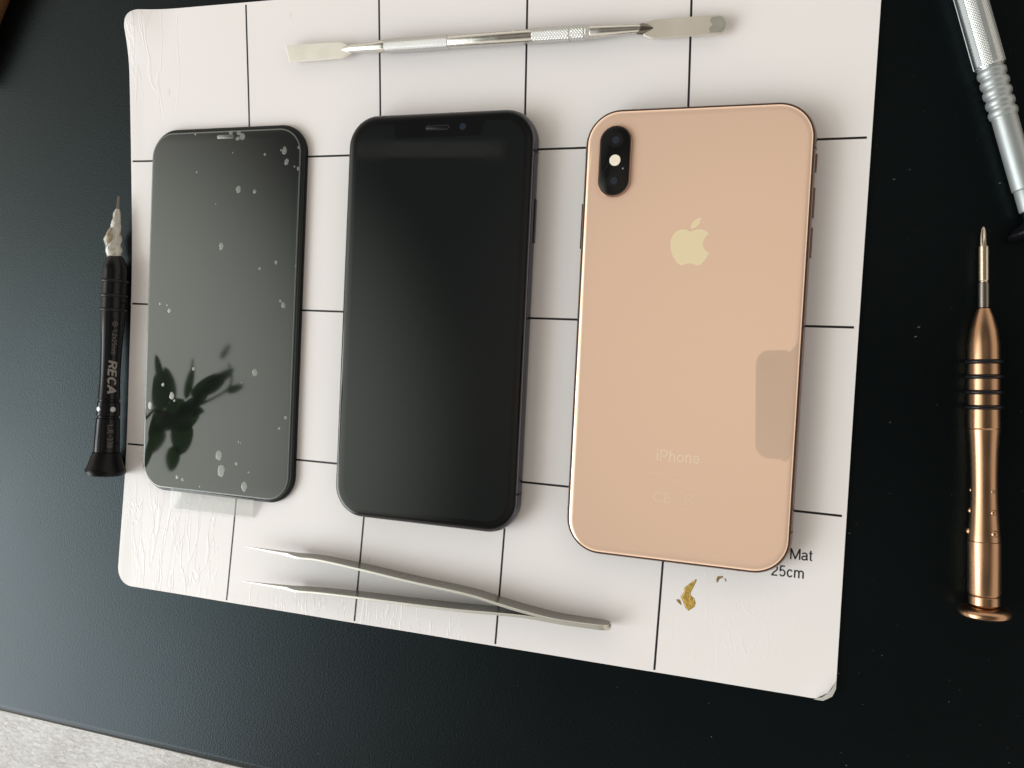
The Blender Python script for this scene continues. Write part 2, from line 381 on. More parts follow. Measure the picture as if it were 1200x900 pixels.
# ------------------------------------------------------------------ the work mat
NODES = [[[-3.5, 3.1], [57.3, 2.3], [118.5, 1.5], [179.4, 0.7], [239.0, -0.1], [299.9, -0.9]], [[1.2, -61.6], [61.9, -61.9], [122.1, -62.0], [181.2, -62.0], [240.5, -61.9], [299.7, -61.6]], [[3.3, -123.7], [63.5, -124.0], [123.3, -124.1], [181.8, -124.1], [241.0, -123.9], [299.5, -123.5]], [[3.1, -185.7], [62.3, -185.4], [122.4, -185.3], [181.2, -185.3], [240.7, -185.6], [299.5, -186.1]], [[0.5, -248.9], [58.3, -248.9], [119.3, -248.8], [179.3, -248.7], [239.4, -248.6], [299.6, -248.5]]]
def cr1(P, t):
    n = len(P)-1; i = max(0, min(n-1, int(math.floor(t)))); f = t-i
    g = lambda k: P[k] if 0 <= k <= n else [2*a-b for a, b in ((P[0] if k < 0 else P[n])[c:c+1]+(P[1] if k < 0 else P[n-1])[c:c+1] for c in range(len(P[0])))]
    a, b, c, d = g(i-1), g(i), g(i+1), g(i+2)
    return [.5*((2*q)+(-p+r)*f+(2*p-5*q+4*r-s)*f*f+(-p+3*q-3*r+s)*f**3) for p, q, r, s in zip(a, b, c, d)]
def warp(u, v):
    """print coordinates (cells; u right, v up from the bottom edge) to mm"""
    rows = [cr1(NODES[j], u) for j in range(5)]
    return cr1(rows, 4-v)
def corner(u, v):
    rad = 8.0
    for cu, cv, su, sv in ((0, 0, 1, 1), (5, 0, -1, 1), (5, 4, -1, -1), (0, 4, 1, -1)):
        ru, rv = rad/60, rad/62.5
        a = 1-(u-cu)*su/ru; b = 1-(v-cv)*sv/rv
        if a > 0 and b > 0:
            a2, b2 = a*math.sqrt(1-b*b/2), b*math.sqrt(1-a*a/2)
            return cu+su*ru*(1-a2), cv+sv*rv*(1-b2)
    return u, v
us = sorted(set([round(x, 5) for x in [i*8/60/8 for i in range(9)]+[5-i*8/60/8 for i in range(9)]+[8/60+(5-16/60)*i/110 for i in range(111)]]))
vs = sorted(set([round(x, 5) for x in [i*8/62.5/8 for i in range(9)]+[4-i*8/62.5/8 for i in range(9)]+[8/62.5+(4-16/62.5)*i/90 for i in range(91)]]))
def lift(x, y, u, v):
    z = 0.0
    d = math.hypot(u-0, (4-v)*1.04)*60            # curled far-left corner
    if d < 26: z += 4.2*(1-d/26)**2
    d2 = math.hypot(5-u, v*1.04)*60               # near-right corner, slightly curled
    if d2 < 13: z += 1.3*(1-d2/13)**2
    z += .35*math.exp(-(u*60/5)**2)*(.5+.5*math.sin(v*4.3+1))     # wavy left edge
    z += .16*math.exp(-(v*62/5)**2)*(.5+.5*math.sin(u*7+.4))
    return z
V, F, UV = [], [], []
for v in vs:
    for u in us:
        cu, cv = corner(u, v); x, y = warp(cu, cv)
        z = lift(x, y, cu, cv)
        V.append((x, y, z)); UV.append((cu, cv))
nu = len(us)
for j in range(len(vs)-1):
    for i in range(nu-1): F.append((j*nu+i, j*nu+i+1, (j+1)*nu+i+1, (j+1)*nu+i))
# underside and edge wall
n0 = len(V)
ring = [i for i in range(nu)]+[j*nu+nu-1 for j in range(1, len(vs))]+[(len(vs)-1)*nu+i for i in range(nu-2, -1, -1)]+[j*nu for j in range(len(vs)-2, 0, -1)]
for k in ring: V.append((V[k][0], V[k][1], V[k][2]-.93)); UV.append(UV[k])
L_ = len(ring)
for k in range(L_): F.append((ring[(k+1) % L_], ring[k], n0+k, n0+(k+1) % L_))
F.append(tuple(reversed(range(n0, n0+L_))))
workmat = thing('repair_mat', (150, -125, DZ), 'white magnetic repair mat printed with a black square grid, worn and creased', 'mat')
obj('mat_sheet', (V, F, UV), M['sheet'], workmat, ang=50)

def text(name, s, size, pos, m, parent, ang=0.0, extrude=.012, shear=0, bold=0, mtx=None, align='LEFT', space=1.0, sx=1.0):
    cu = bpy.data.curves.new(name, 'FONT'); cu.body = s; cu.size = size; cu.extrude = extrude; cu.shear = shear; cu.offset = bold
    cu.align_x = align; cu.space_character = space; cu.resolution_u = 6
    t = bpy.data.objects.new(name, cu); COL.objects.link(t); bpy.context.view_layer.update()
    dg = bpy.context.evaluated_depsgraph_get()
    me = bpy.data.meshes.new_from_object(t.evaluated_get(dg)); bpy.data.objects.remove(t); bpy.data.curves.remove(cu)
    Tm = mtx or (Matrix.Translation(Vector(pos)) @ Matrix.Rotation(ang, 4, 'Z') @ Matrix.Diagonal((sx, 1, 1, 1)))
    me.transform(Tm); off = origin(parent)
    for v in me.vertices: v.co = v.co*K - off
    me.materials.clear(); me.materials.append(m)
    o = bpy.data.objects.new(name, me); COL.objects.link(o); o.parent = parent
    return o
def arc(cx, cy, rx, ry, a0, a1, n=14):
    return [(cx+rx*math.cos(R(a0+(a1-a0)*k/n)), cy+ry*math.sin(R(a0+(a1-a0)*k/n))) for k in range(n+1)]
XH = .72
GL = {  # plain grotesque letters as centre lines; cap height 1
 'M': (.86, [[(.08, 0), (.08, .94), (.10, .94), (.43, .07), (.76, .94), (.78, .94), (.78, 0)]]),
 'a': (.56, [arc(.27, .50, .18, .16, 165, 20)+[(.45, .50), (.45, .10), (.53, .05)], [(.44, .42), (.36, .385), (.25, .37)]+arc(.22, .205, .155, .155, 95, 270)+arc(.26, .25, .19, .20, 280, 350)]),
 't': (.30, [[(.15, .92), (.15, .17)]+arc(.24, .14, .09, .09, 180, 270)+[(.28, .05)], [(.02, .67), (.28, .67)]]),
 '2': (.58, [arc(.28, .70, .20, .24, 175, -35, 16)+[(.36, .45), (.20, .30), (.09, .12), (.07, .055), (.50, .055)]]),
 '5': (.58, [[(.47, .95), (.15, .95), (.10, .50)]+arc(.27, .33, .215, .275, 135, -150, 18)]),
 'c': (.52, [arc(.27, .36, .20, .31, 35, 325, 22)]),
 'm': (.86, [[(.10, 0), (.10, .70)], [(.10, .36)]+arc(.27, .46, .165, .205, 170, 0)+[(.435, 0)], [(.435, .36)]+arc(.60, .46, .165, .205, 170, 0)+[(.765, 0)]]),
 'i': (.24, [[(.12, 0), (.12, .72)], [(.12, .87), (.12, .99)]]),
 'P': (.68, [[(.10, 0), (.10, .95), (.36, .95)]+arc(.38, .70, .22, .25, 90, -90)+[(.10, .45)]]),
 'h': (.58, [[(.10, 0), (.10, 1.0)], [(.10, .40)]+arc(.29, .46, .18, .21, 170, 0)+[(.47, 0)]]),
 'n': (.58, [[(.10, 0), (.10, .70)], [(.10, .40)]+arc(.29, .46, .18, .21, 170, 0)+[(.47, 0)]]),
 'o': (.58, [arc(.29, .36, .22, .31, 0, 360, 28)]),
 'e': (.56, [[(.08, .37), (.485, .37)]+arc(.28, .37, .205, .30, 5, 325, 24)]),
 'R': (.74, [[(.10, 0), (.10, .95), (.38, .95)]+arc(.40, .71, .22, .24, 90, -90)+[(.10, .47)], [(.42, .46), (.62, 0)]]),
 'E': (.66, [[(.58, .95), (.10, .95), (.10, .05), (.60, .05)], [(.12, .51), (.54, .51)]]),
 'C': (.74, [arc(.38, .5, .29, .45, 40, 320, 26)]),
 'A': (.74, [[(.04, 0), (.37, .98), (.70, 0)], [(.17, .33), (.57, .33)]]),
 'L': (.56, [[(.10, 1), (.10, .05), (.52, .05)]]),
 'J': (.52, [[(.40, 1), (.40, .26)]+arc(.225, .24, .175, .20, 0, -180)]),
 '-': (.38, [[(.06, .40), (.32, .40)]]),
 '3': (.58, [arc(.27, .73, .18, .22, 160, -85, 16)+arc(.27, .28, .21, .24, 85, -165, 18)]),
 '8': (.58, [arc(.285, .73, .18, .22, 0, 360, 24), arc(.285, .275, .215, .235, 0, 360, 24)]),
 '1': (.44, [[(.08, .78), (.24, .94), (.26, .94), (.26, 0)]]),
 '.': (.26, [[(.13, 0), (.13, .11)]]),
 'x': (.52, [[(.04, .68), (.48, 0)], [(.48, .68), (.04, 0)]]),
 '@': (1.2, [arc(.5, .45, .48, .48, 0, 360, 34), [(.5, .2), (.5, .72)], [(.24, .46), (.76, .46)]]),
 ' ': (.34, []),
}
def strokes(word, h, w=.115, shear=0, sx=1.0, gap=.05):
    """flat letters as ribbons -> verts (x, y, layer), faces; each ribbon on its own hair-thin layer"""
    V, F, x0, lay = [], [], 0.0, 0
    for ch in word:
        adv, L_ = GL[ch]
        for P in L_:
            Q = [P[0]]
            for q in P[1:]:
                dd_ = math.dist(q, Q[-1])
                if dd_ <= .012: continue
                p_ = Q[-1]; m_ = max(1, int(dd_/.09))
                for k in range(1, m_+1): Q.append((p_[0]+(q[0]-p_[0])*k/m_, p_[1]+(q[1]-p_[1])*k/m_))
            closed = math.dist(Q[0], Q[-1]) < .02 and len(Q) > 6
            n0 = len(V)
            for i, q in enumerate(Q):
                a = Q[i-1] if i > 0 else (Q[-2] if closed else None)
                b = Q[i+1] if i < len(Q)-1 else (Q[1] if closed else None)
                def nn(p, r): d = Vector((r[0]-p[0], r[1]-p[1])).normalized(); return Vector((-d.y, d.x))
                ns = [nn(a, q)] if b is None else ([nn(q, b)] if a is None else [nn(a, q), nn(q, b)])
                n_ = sum(ns, Vector((0, 0))); n_ = n_.normalized() if n_.length > .2 else ns[0]
                k_ = min(1.7, 1/max(.3, n_.dot(ns[0])))
                for sg in (1, -1):
                    X, Y = q[0]+n_.x*sg*w/2*k_, q[1]+n_.y*sg*w/2*k_
                    V.append(((x0+X*sx+Y*shear)*h, Y*h, lay))
            for i in range(len(Q)-1): F.append((n0+2*i, n0+2*i+1, n0+2*i+3, n0+2*i+2))
            lay = (lay+1) % 3
        x0 += (adv+gap)*sx
    return V, F, x0*h
def word_flat(name, word, h, pos, m, parent, ang=0.0, center=False, **k):
    V, F, W = strokes(word, h, **k); ca, sa = math.cos(ang), math.sin(ang); dx = -W/2 if center else 0
    V = [(pos[0]+(x+dx)*ca-y*sa, pos[1]+(x+dx)*sa+y*ca, pos[2]+.006*l) for x, y, l in V]
    return obj(name, (V, F), m, parent, smooth=False)
p1 = at(925.5, 655, 0)
word_flat('printed_text', 'Mat', 3.75, (p1.x, p1.y, .02), M['ink'], workmat, ang=R(1.0), w=.125, gap=.035, sx=1.07)
p2 = at(904, 673.5, 0)
word_flat('printed_text', '25cm', 3.75, (p2.x-.1, p2.y-.2, .02), M['ink'], workmat, ang=R(1.0), w=.125, gap=.035, sx=1.07)
def poly(pts, z, th=.05, zi=0.0, zp=0):
    P = [at(a, b, zp) for a, b in pts]; n = len(P)
    c = sum(P, Vector())/n
    V = [(p.x, p.y, z) for p in P]+[(c.x+(p.x-c.x)*.9, c.y+(p.y-c.y)*.9, z+th+random.uniform(0, zi)) for p in P]+[(c.x, c.y, z+th)]
    F = [(i, (i+1) % n, n+(i+1) % n, n+i) for i in range(n)]+[(n+i, n+(i+1) % n, 2*n) for i in range(n)]
    ar = sum(P[i].x*P[(i+1) % n].y-P[(i+1) % n].x*P[i].y for i in range(n))
    if ar < 0: F = [tuple(reversed(f)) for f in F]
    return V, F
def zpx(ox, oy, s, L): return [(ox+a/s, oy+b/s) for a, b in L]
q = zpx(780, 660, 12.856, [(455, 245), (462, 262), (425, 325), (385, 400), (355, 432), (375, 480), (385, 520), (430, 540), (448, 600), (430, 650), (345, 712), (305, 670), (270, 575), (245, 520), (235, 500), (285, 440), (290, 375), (370, 310)])
obj('torn_patch', poly(q, .012, .05, .12), M['torn'], workmat, smooth=False)
rim = zpx(780, 660, 12.856, [(462, 238), (470, 262), (432, 330), (392, 405), (362, 432), (382, 480), (392, 522), (437, 540), (455, 600), (437, 655), (345, 720), (298, 675), (262, 578), (236, 522), (226, 502), (278, 437), (283, 370), (366, 304)])
obj('torn_rim', poly(rim, .004, .015), M['torn_dark'], workmat, smooth=False)
obj('torn_patch', poly(zpx(780, 660, 12.856, [(160, 545), (205, 545), (230, 580), (242, 628), (225, 622), (185, 590)]), .01, .05, .1), M['torn_dark'], workmat, smooth=False)
obj('torn_patch', poly(zpx(780, 660, 12.856, [(765, 240), (785, 198), (862, 195), (868, 212), (825, 225), (800, 255), (780, 292), (768, 285)]), .01, .05, .1), M['torn_dark'], workmat, smooth=False)
obj('torn_patch', poly(zpx(780, 660, 12.856, [(882, 228), (905, 238), (915, 275), (903, 275), (895, 250)]), .01, .05, .1), M['torn_dark'], workmat, smooth=False)

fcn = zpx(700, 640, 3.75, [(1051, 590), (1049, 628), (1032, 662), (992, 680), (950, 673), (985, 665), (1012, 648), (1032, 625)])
obj('lifted_lip_highlight', poly(fcn, 1.28, .05, zp=1.3), M['lip_highlight'], workmat)  # lifted corner lip as a grey crescent, its highlight put into the colour

# ------------------------------------------------------------------ gold phone, lying on its screen
FR = [(3.0, .50), (1.2, .62), (.50, 1.3), (.14, 2.5), (0, 3.85), (.14, 5.2), (.50, 6.4), (.80, 6.8), (1.05, 7.02)]
gc = (244.3, -129.0); GW, GH, GR = 77.2, 157.2, 12.6
g = thing('smartphone', (gc[0], gc[1], 0), 'rose gold smartphone lying face down, glass back with pale logo and twin camera', 'phone')
obj('frame', slab(gc, GW, GH, GR, FR), M['gold_steel'], g)
obj('front_glass', slab(gc, GW, GH, GR, [(2.2, .02), (1.3, .25), (1.15, .60)]), M['black_glass'], g)
obj('seam', slab(gc, GW, GH, GR, [(.78, 6.9), (.86, 7.14), (1.6, 7.18)]), M['gold_dark'], g)
obj('back_glass', slab(gc, GW, GH, GR, [(1.34, 7.0), (1.38, 7.26), (1.52, 7.40), (1.8, 7.52), (2.3, 7.62), (3.0, 7.68), (3.8, 7.70)]), M['gold_glass'], g, ang=30)
zb = 7.705
# logo: outline from bezier curves
SVG = "M12.152 6.896c-.948 0-2.415-1.078-3.96-1.04-2.04.027-3.91 1.183-4.961 3.014-2.117 3.675-.546 9.103 1.519 12.09 1.013 1.454 2.208 3.09 3.792 3.039 1.52-.065 2.09-.987 3.935-.987 1.831 0 2.35.987 3.96.948 1.637-.026 2.676-1.48 3.676-2.948 1.156-1.688 1.636-3.325 1.662-3.415-.039-.013-3.182-1.221-3.22-4.857-.026-3.04 2.48-4.494 2.597-4.559-1.429-2.09-3.623-2.324-4.39-2.376-2-.156-3.675 1.09-4.61 1.09zM15.53 3.83c.843-1.012 1.4-2.427 1.245-3.83-1.207.052-2.662.805-3.532 1.818-.78.896-1.454 2.338-1.273 3.714 1.338.104 2.715-.688 3.559-1.701"
def svg_paths(d):
    import re
    tk = re.findall(r'[A-Za-z]|-?(?:\d+\.\d*|\.\d+|\d+)', d); i = 0; cur = (0, 0); paths = []; P = None; cmd = None
    while i < len(tk):
        if tk[i].isalpha(): cmd = tk[i]; i += 1
        if cmd == 'M': cur = (float(tk[i]), float(tk[i+1])); i += 2; P = [cur]; paths.append(P)
        elif cmd == 'z': cmd = None
        elif cmd == 'c':
            a = [float(t) for t in tk[i:i+6]]; i += 6
            p = [cur, (cur[0]+a[0], cur[1]+a[1]), (cur[0]+a[2], cur[1]+a[3]), (cur[0]+a[4], cur[1]+a[5])]
            for k in range(1, 11):
                t = k/10; w = ((1-t)**3, 3*t*(1-t)**2, 3*t*t*(1-t), t**3)
                P.append((sum(w[j]*p[j][0] for j in range(4)), sum(w[j]*p[j][1] for j in range(4))))
            cur = p[3]
    return paths
def flat_shape(name, paths, s, c, z, m, parent, extrude=.008):
    cu = bpy.data.curves.new(name, 'CURVE'); cu.dimensions = '2D'; cu.fill_mode = 'BOTH'; cu.extrude = extrude
    for P in paths:
        if math.dist(P[0], P[-1]) < 1e-4: P = P[:-1]
        sp = cu.splines.new('POLY'); sp.points.add(len(P)-1); sp.use_cyclic_u = True
        for q, p in zip(sp.points, P): q.co = ((p[0]-c[0])*s, -(p[1]-c[1])*s, 0, 1)
    t = bpy.data.objects.new(name, cu); COL.objects.link(t); bpy.context.view_layer.update()
    me = bpy.data.meshes.new_from_object(t.evaluated_get(bpy.context.evaluated_depsgraph_get())); bpy.data.objects.remove(t)
    return me
me = flat_shape('logo', svg_paths(SVG), 13.7/20.5, (12.0, 12.0), 0, None, None)
off = origin(g)
lx, ly = 244.2, -96.7
for v in me.vertices: v.co = Vector((v.co.x+lx, v.co.y+ly, v.co.z+zb+.006))*K - off
me.materials.clear(); me.materials.append(M['logo'])
lg = bpy.data.objects.new('logo', me); COL.objects.link(lg); lg.parent = g
word_flat('lettering', 'iPhone', 3.9, (gc[0], -172.0, zb+.004), M['print_gold'], g, center=True, w=.085, gap=.05, sx=1.1)
text('small_print', 'Designed by Apple in California  Assembled in China', 1.12, (gc[0], -176.6, zb+.003), M['print_faint'], g, align='CENTER', extrude=.004)
text('small_print', 'Model A2101', 1.12, (gc[0], -178.6, zb+.003), M['print_faint'], g, align='CENTER', extrude=.004)
text('small_print', 'CE', 5.2, (gc[0]-8.2, -186.3, zb+.003), M['print_faint'], g, extrude=.004, sx=1.05)
def bars(L, z, th, w):
    ms = []
    for k, (x0, y0, x1, y1) in enumerate(L):
        z += .004; d = Vector((x1-x0, y1-y0)); n = Vector((-d.y, d.x)).normalized()*w/2
        P = [(x0+n.x, y0+n.y), (x0-n.x, y0-n.y), (x1-n.x, y1-n.y), (x1+n.x, y1+n.y)]
        ms.append(loft((0, 0), [(P, z), (P, z+th)]))
    return merge(*ms)
bx_, by_ = gc[0]+4.4, -186.4
obj('disposal_mark', bars([(bx_-1.2, by_+3.2, bx_-.9, by_), (bx_+1.2, by_+3.2, bx_+.9, by_), (bx_-.9, by_+.02, bx_+.9, by_+.02), (bx_-1.5, by_+3.4, bx_+1.5, by_+3.4), (bx_-1.7, by_-.4, bx_+1.7, by_+3.9), (bx_+1.7, by_-.4, bx_-1.7, by_+3.9), (bx_-1.4, by_-1.1, bx_+1.4, by_-1.1)], zb, .008, .3), M['print_faint'], g, smooth=False)
# camera bump
cc = (217.1, -69.1); CW, CH = 11.4, 24.6
cb = obj('camera_bump', slab(cc, CW, CH, CW/2-.01, [(-.15, 7.66), (.0, 7.85), (.05, 8.45), (.25, 8.68), (.55, 8.72)], n=18), M['gold_steel'], g)
obj('camera_glass', slab(cc, CW-1.1, CH-1.1, (CW-1.1)/2-.01, [(0, 8.6), (.03, 8.73), (.15, 8.78)], n=18), M['black_glass'], cb)
for dy in (7.2, -6.9):
    obj('camera_lens', merge(disc((cc[0]+.1, cc[1]+dy), 2.5, 8.78, 8.80, .01)), M['lens2'], cb)
    obj('camera_lens', merge(disc((cc[0]+.1, cc[1]+dy), 1.25, 8.79, 8.82, .01)), M['lens'], cb)
obj('flash', disc((cc[0]+.1, cc[1]+.2), 1.95, 8.78, 8.86, .05), M['flash'], cb)
obj('microphone', disc((cc[0]+3.0, cc[1]-2.7), .33, 8.78, 8.81, .01, n=14), M['engrave'], cb)
def side_button(x, y0, y1, sgn, m, parent, name, z0=3.1, z1=4.6, out=.1):
    zc = (z0+z1)/2; P = []
    return obj(name, loft((x, (y0+y1)/2), [(rr(out*2+.6, abs(y1-y0), .3, 4), z0), (rr(out*2+.6+.12, abs(y1-y0)+.1, .35, 4), zc), (rr(out*2+.6, abs(y1-y0), .3, 4), z1)]), m, parent)
xr, xl = gc[0]+GW/2, gc[0]-GW/2
side_button(xr, -67.5, -73.5, 1, M['gold_steel'], g, 'mute_switch')
side_button(xr, -78.5, -88.5, 1, M['gold_steel'], g, 'volume_button')
side_button(xr, -91.5, -101.5, 1, M['gold_steel'], g, 'volume_button')
side_button(xl, -83, -99, 1, M['gold_steel'], g, 'power_button')
def bandv(c, x, y, m, parent, W, H, Rr):
    """antenna line: a thin strip wrapped round the side band"""
    s = 1 if x > c[0] else -1; V, F = [], []
    for i, z in FR[2:]:
        for dy in (-.45, .45): V.append((c[0]+s*(W/2-i+.02), y+dy, z))
    for k in range(len(FR)-3): F.append((2*k, 2*k+1, 2*k+3, 2*k+2) if s > 0 else (2*k, 2*k+2, 2*k+3, 2*k+1))
    obj('antenna_line', (V, F), m, parent)
def bandh(c, x, y, m, parent, W, H):
    s = 1 if y > c[1] else -1; V, F = [], []
    for i, z in FR[2:]:
        for dx in (-.45, .45): V.append((x+dx, c[1]+s*(H/2-i+.02), z))
    for k in range(len(FR)-3): F.append((2*k, 2*k+2, 2*k+3, 2*k+1) if s > 0 else (2*k, 2*k+1, 2*k+3, 2*k+2))
    obj('antenna_line', (V, F), m, parent)
for x, y in ((xr, gc[1]+GH/2-15.5), (xr, gc[1]-GH/2+15.5), (xl, gc[1]+GH/2-15.5), (xl, gc[1]-GH/2+15.5)): bandv(gc, x, y, M['band'], g, GW, GH, GR)
bandh(gc, gc[0]-22, gc[1]+GH/2, M['band'], g, GW, GH); bandh(gc, gc[0]+22, gc[1]-GH/2, M['band'], g, GW, GH)

# ------------------------------------------------------------------ dark phone, screen up
dc = (149.7, -126.5); DW, DH, DR = 76.2, 156.0, 12.3
d = thing('smartphone', (dc[0], dc[1], 0), 'black smartphone lying screen up with its display switched off', 'phone')
obj('frame', slab(dc, DW, DH, DR, FR), M['black_steel'], d)
obj('back_glass', slab(dc, DW, DH, DR, [(2.2, .02), (1.3, .25), (1.15, .60)]), M['black_glass'], d)
cg = obj('front_glass', slab(dc, DW, DH, DR, [(.95, 6.98), (1.05, 7.22), (1.35, 7.42), (1.8, 7.55), (2.5, 7.64), (3.2, 7.68)]), M['black_glass'], d, ang=30)
def display_outline(w, h, r, nw, nh):
    P = rr(w, h, r, 14); out = []
    top = h/2
    # insert the notch in the straight top run: from right to left
    for k, (x, y) in enumerate(P):
        out.append((x, y))
        if k == 14:
            rr_ = 2.2
            out += [(nw/2+1.2, top)]+[(nw/2-(rr_*0), top-1.0)]+[(nw/2-rr_*(1-math.cos(R(a))), top-nh+rr_*(1-math.sin(R(a)))) for a in (0, 30, 60, 90)]
            out += [(-nw/2+rr_*(1-math.cos(R(a))), top-nh+rr_*(1-math.sin(R(a)))) for a in (90, 60, 30, 0)]+[(-nw/2, top-1.0), (-nw/2-1.2, top)]
    return out
me = flat_shape('display', [[(x, -y) for x, y in display_outline(DW-8.6, DH-8.8, 8.6, 36, 5.4)]], 1, (0, 0), 0, None, None, .004)
off = origin(d)
for v in me.vertices: v.co = Vector((v.co.x+dc[0], v.co.y+dc[1], v.co.z+7.69))*K - off
me.materials.clear(); me.materials.append(M['display'])
dp = bpy.data.objects.new('display', me); COL.objects.link(dp); dp.parent = d
ex, ey = dc[0]-.5, dc[1]+DH/2-6.2
ear = obj('earpiece', slab((ex, ey), 9.6, 1.7, .84, [(0, 7.68), (.05, 7.72)], n=6), M['black_steel'], d)
obj('mesh', slab((ex, ey), 8.9, 1.1, .54, [(0, 7.70), (.05, 7.73)], n=6), M['rubber'], ear)
obj('front_camera', disc((ex+10.2, ey), 1.25, 7.68, 7.705, .01), M['lens'], d)
xr2, xl2 = dc[0]+DW/2, dc[0]-DW/2
side_button(xr2, -81, -97, 1, M['black_steel'], d, 'power_button')
side_button(xl2, -67.5, -73.0, 1, M['black_steel'], d, 'mute_switch'); side_button(xl2, -78, -88, 1, M['black_steel'], d, 'volume_button'); side_button(xl2, -91, -101, 1, M['black_steel'], d, 'volume_button')
for x, y in ((xr2, dc[1]+DH/2-15.5), (xr2, dc[1]-DH/2+15.5), (xl2, dc[1]+DH/2-15.5), (xl2, dc[1]-DH/2+15.5)): bandv(dc, x, y, M['rubber'], d, DW, DH, DR)

# ------------------------------------------------------------------ spare screen with bubbled film
sc_ = (52.2, -126.6); SW, SH, SR = 75.8, 154.6, 11.8
s = thing('replacement_screen', (sc_[0], sc_[1], 0), 'spare black phone screen panel under a clear protective film full of air bubbles', 'phone screen')
obj('backing_frame', slab(sc_, SW, SH, SR, [(1.0, .03), (.3, .15), (0, .6), (0, 1.7), (.2, 2.0), (.6, 2.12)]), M['black_plastic'], s)
obj('display_glass', slab(sc_, SW-.6, SH-.6, SR-.3, [(0, 1.9), (.12, 2.3), (.5, 2.42), (.9, 2.45)]), M['screen2'], s)
fc = (sc_[0]-.75, sc_[1]-.2)
fm = obj('film', slab(fc, SW-2.6, SH-3.0, SR-1.6, [(.55, 2.86), (.9, 2.88)], close_bot=False), M['film'], s)
obj('film_edge', slab(fc, SW-2.6, SH-3.0, SR-1.6, [(0, 2.47), (0, 2.74), (.14, 2.83), (.34, 2.865), (.58, 2.865)], close_top=False, close_bot=False), M['film_edge'], fm)
BUB = [(229, 157.5, 1), (333.5, 176.5, 3.2), (329.3, 176, 1.3), (335.8, 189.8, 3), (350, 172.5, 1.5), (345, 195, 1.1), (349.5, 197.5, 2), (310.5, 181, 1.5), (272.6, 179, .9), (279.5, 222, 3.6), (298.5, 224.5, 2.4), (230.5, 201.6, 1.2), (259.5, 288.5, 3.6), (323.5, 307.5, 2.1), (304.3, 314.6, 1.8), (346.5, 311.8, 1.0), (332, 357.5, 2.9), (328.6, 352.6, 1.6), (187.5, 356, 1.4), (196, 357.8, 1.1), (198.5, 364, 2.5), (298.8, 436.6, 4), (226.8, 432.2, 2.1), (191, 450.7, 2), (201.4, 463.8, 3.6), (204.3, 469.5, 1.6), (176, 475, 3), (334.8, 489.4, 2), (327.3, 502, 1.6), (256.5, 533.5, 4.6), (259.3, 551.5, 5.6), (277, 543.3, 2), (291.5, 553.5, 1.2), (207.5, 559, 2), (214, 562, 1.9), (286.5, 570, 4.2), (279.5, 518, .9), (282, 518.8, .8), (234, 570.3, 1), (253, 239, .7), (283, 448.5, .8)]
for i, (bx, by, br) in enumerate(BUB):
    p = at(bx, by, 2.9); r = br*.41
    sy = random.uniform(1.0, 1.35) if br > 2.5 else 1
    if by > 530 and br > 4: sy = 1.3
    obj('bubble', blob((p.x, p.y), r, 2.885, 2.915+.003*br, .02, n=20, sx=.82, sy=sy*.92), M['bubble'], fm)
ep = at(264, 160, 2.9)
obj('earpiece', slab((ep.x+.1, ep.y-.1), 8.3, 1.6, .79, [(0, 2.885), (.05, 2.915)], n=6), M['bubble'], s)
cp = at(284, 160, 2.9); obj('front_camera', disc((cp.x, cp.y), 1.35, 2.885, 2.925, .03), M['bubble'], s)
for px, py, r_ in ((270.5, 155.5, .5), (280, 156, .55), (278.5, 162.5, .5)):
    cp = at(px, py, 2.9); obj('sensor_window', disc((cp.x, cp.y), r_*1.5, 2.885, 2.915, .02, sx=1.3), M['bubble'], s)
# pull tab: clear tape hanging over the near edge down to the mat
a0, a1 = at(201, 573, 2.9), at(298, 586.5, 2.9); b0, b1 = at(199, 597, .7), at(296, 607.5, .7)
V = []; rows = 14
for k in range(rows+1):
    f = k/rows; z = 2.98-2.3*f**1.5
    for j in range(9):
        t = j/8; A = a0.lerp(a1, t)+Vector((0, .4, 0)); B = b0.lerp(b1, t); P = A.lerp(B, f)
        V.append((P.x, P.y, z+.012*math.sin(j*.9)))
F = [(k*9+j+1, k*9+j, (k+1)*9+j, (k+1)*9+j+1) for k in range(rows) for j in range(8)]
obj('pull_tab', (V, F), M['tab'], s)

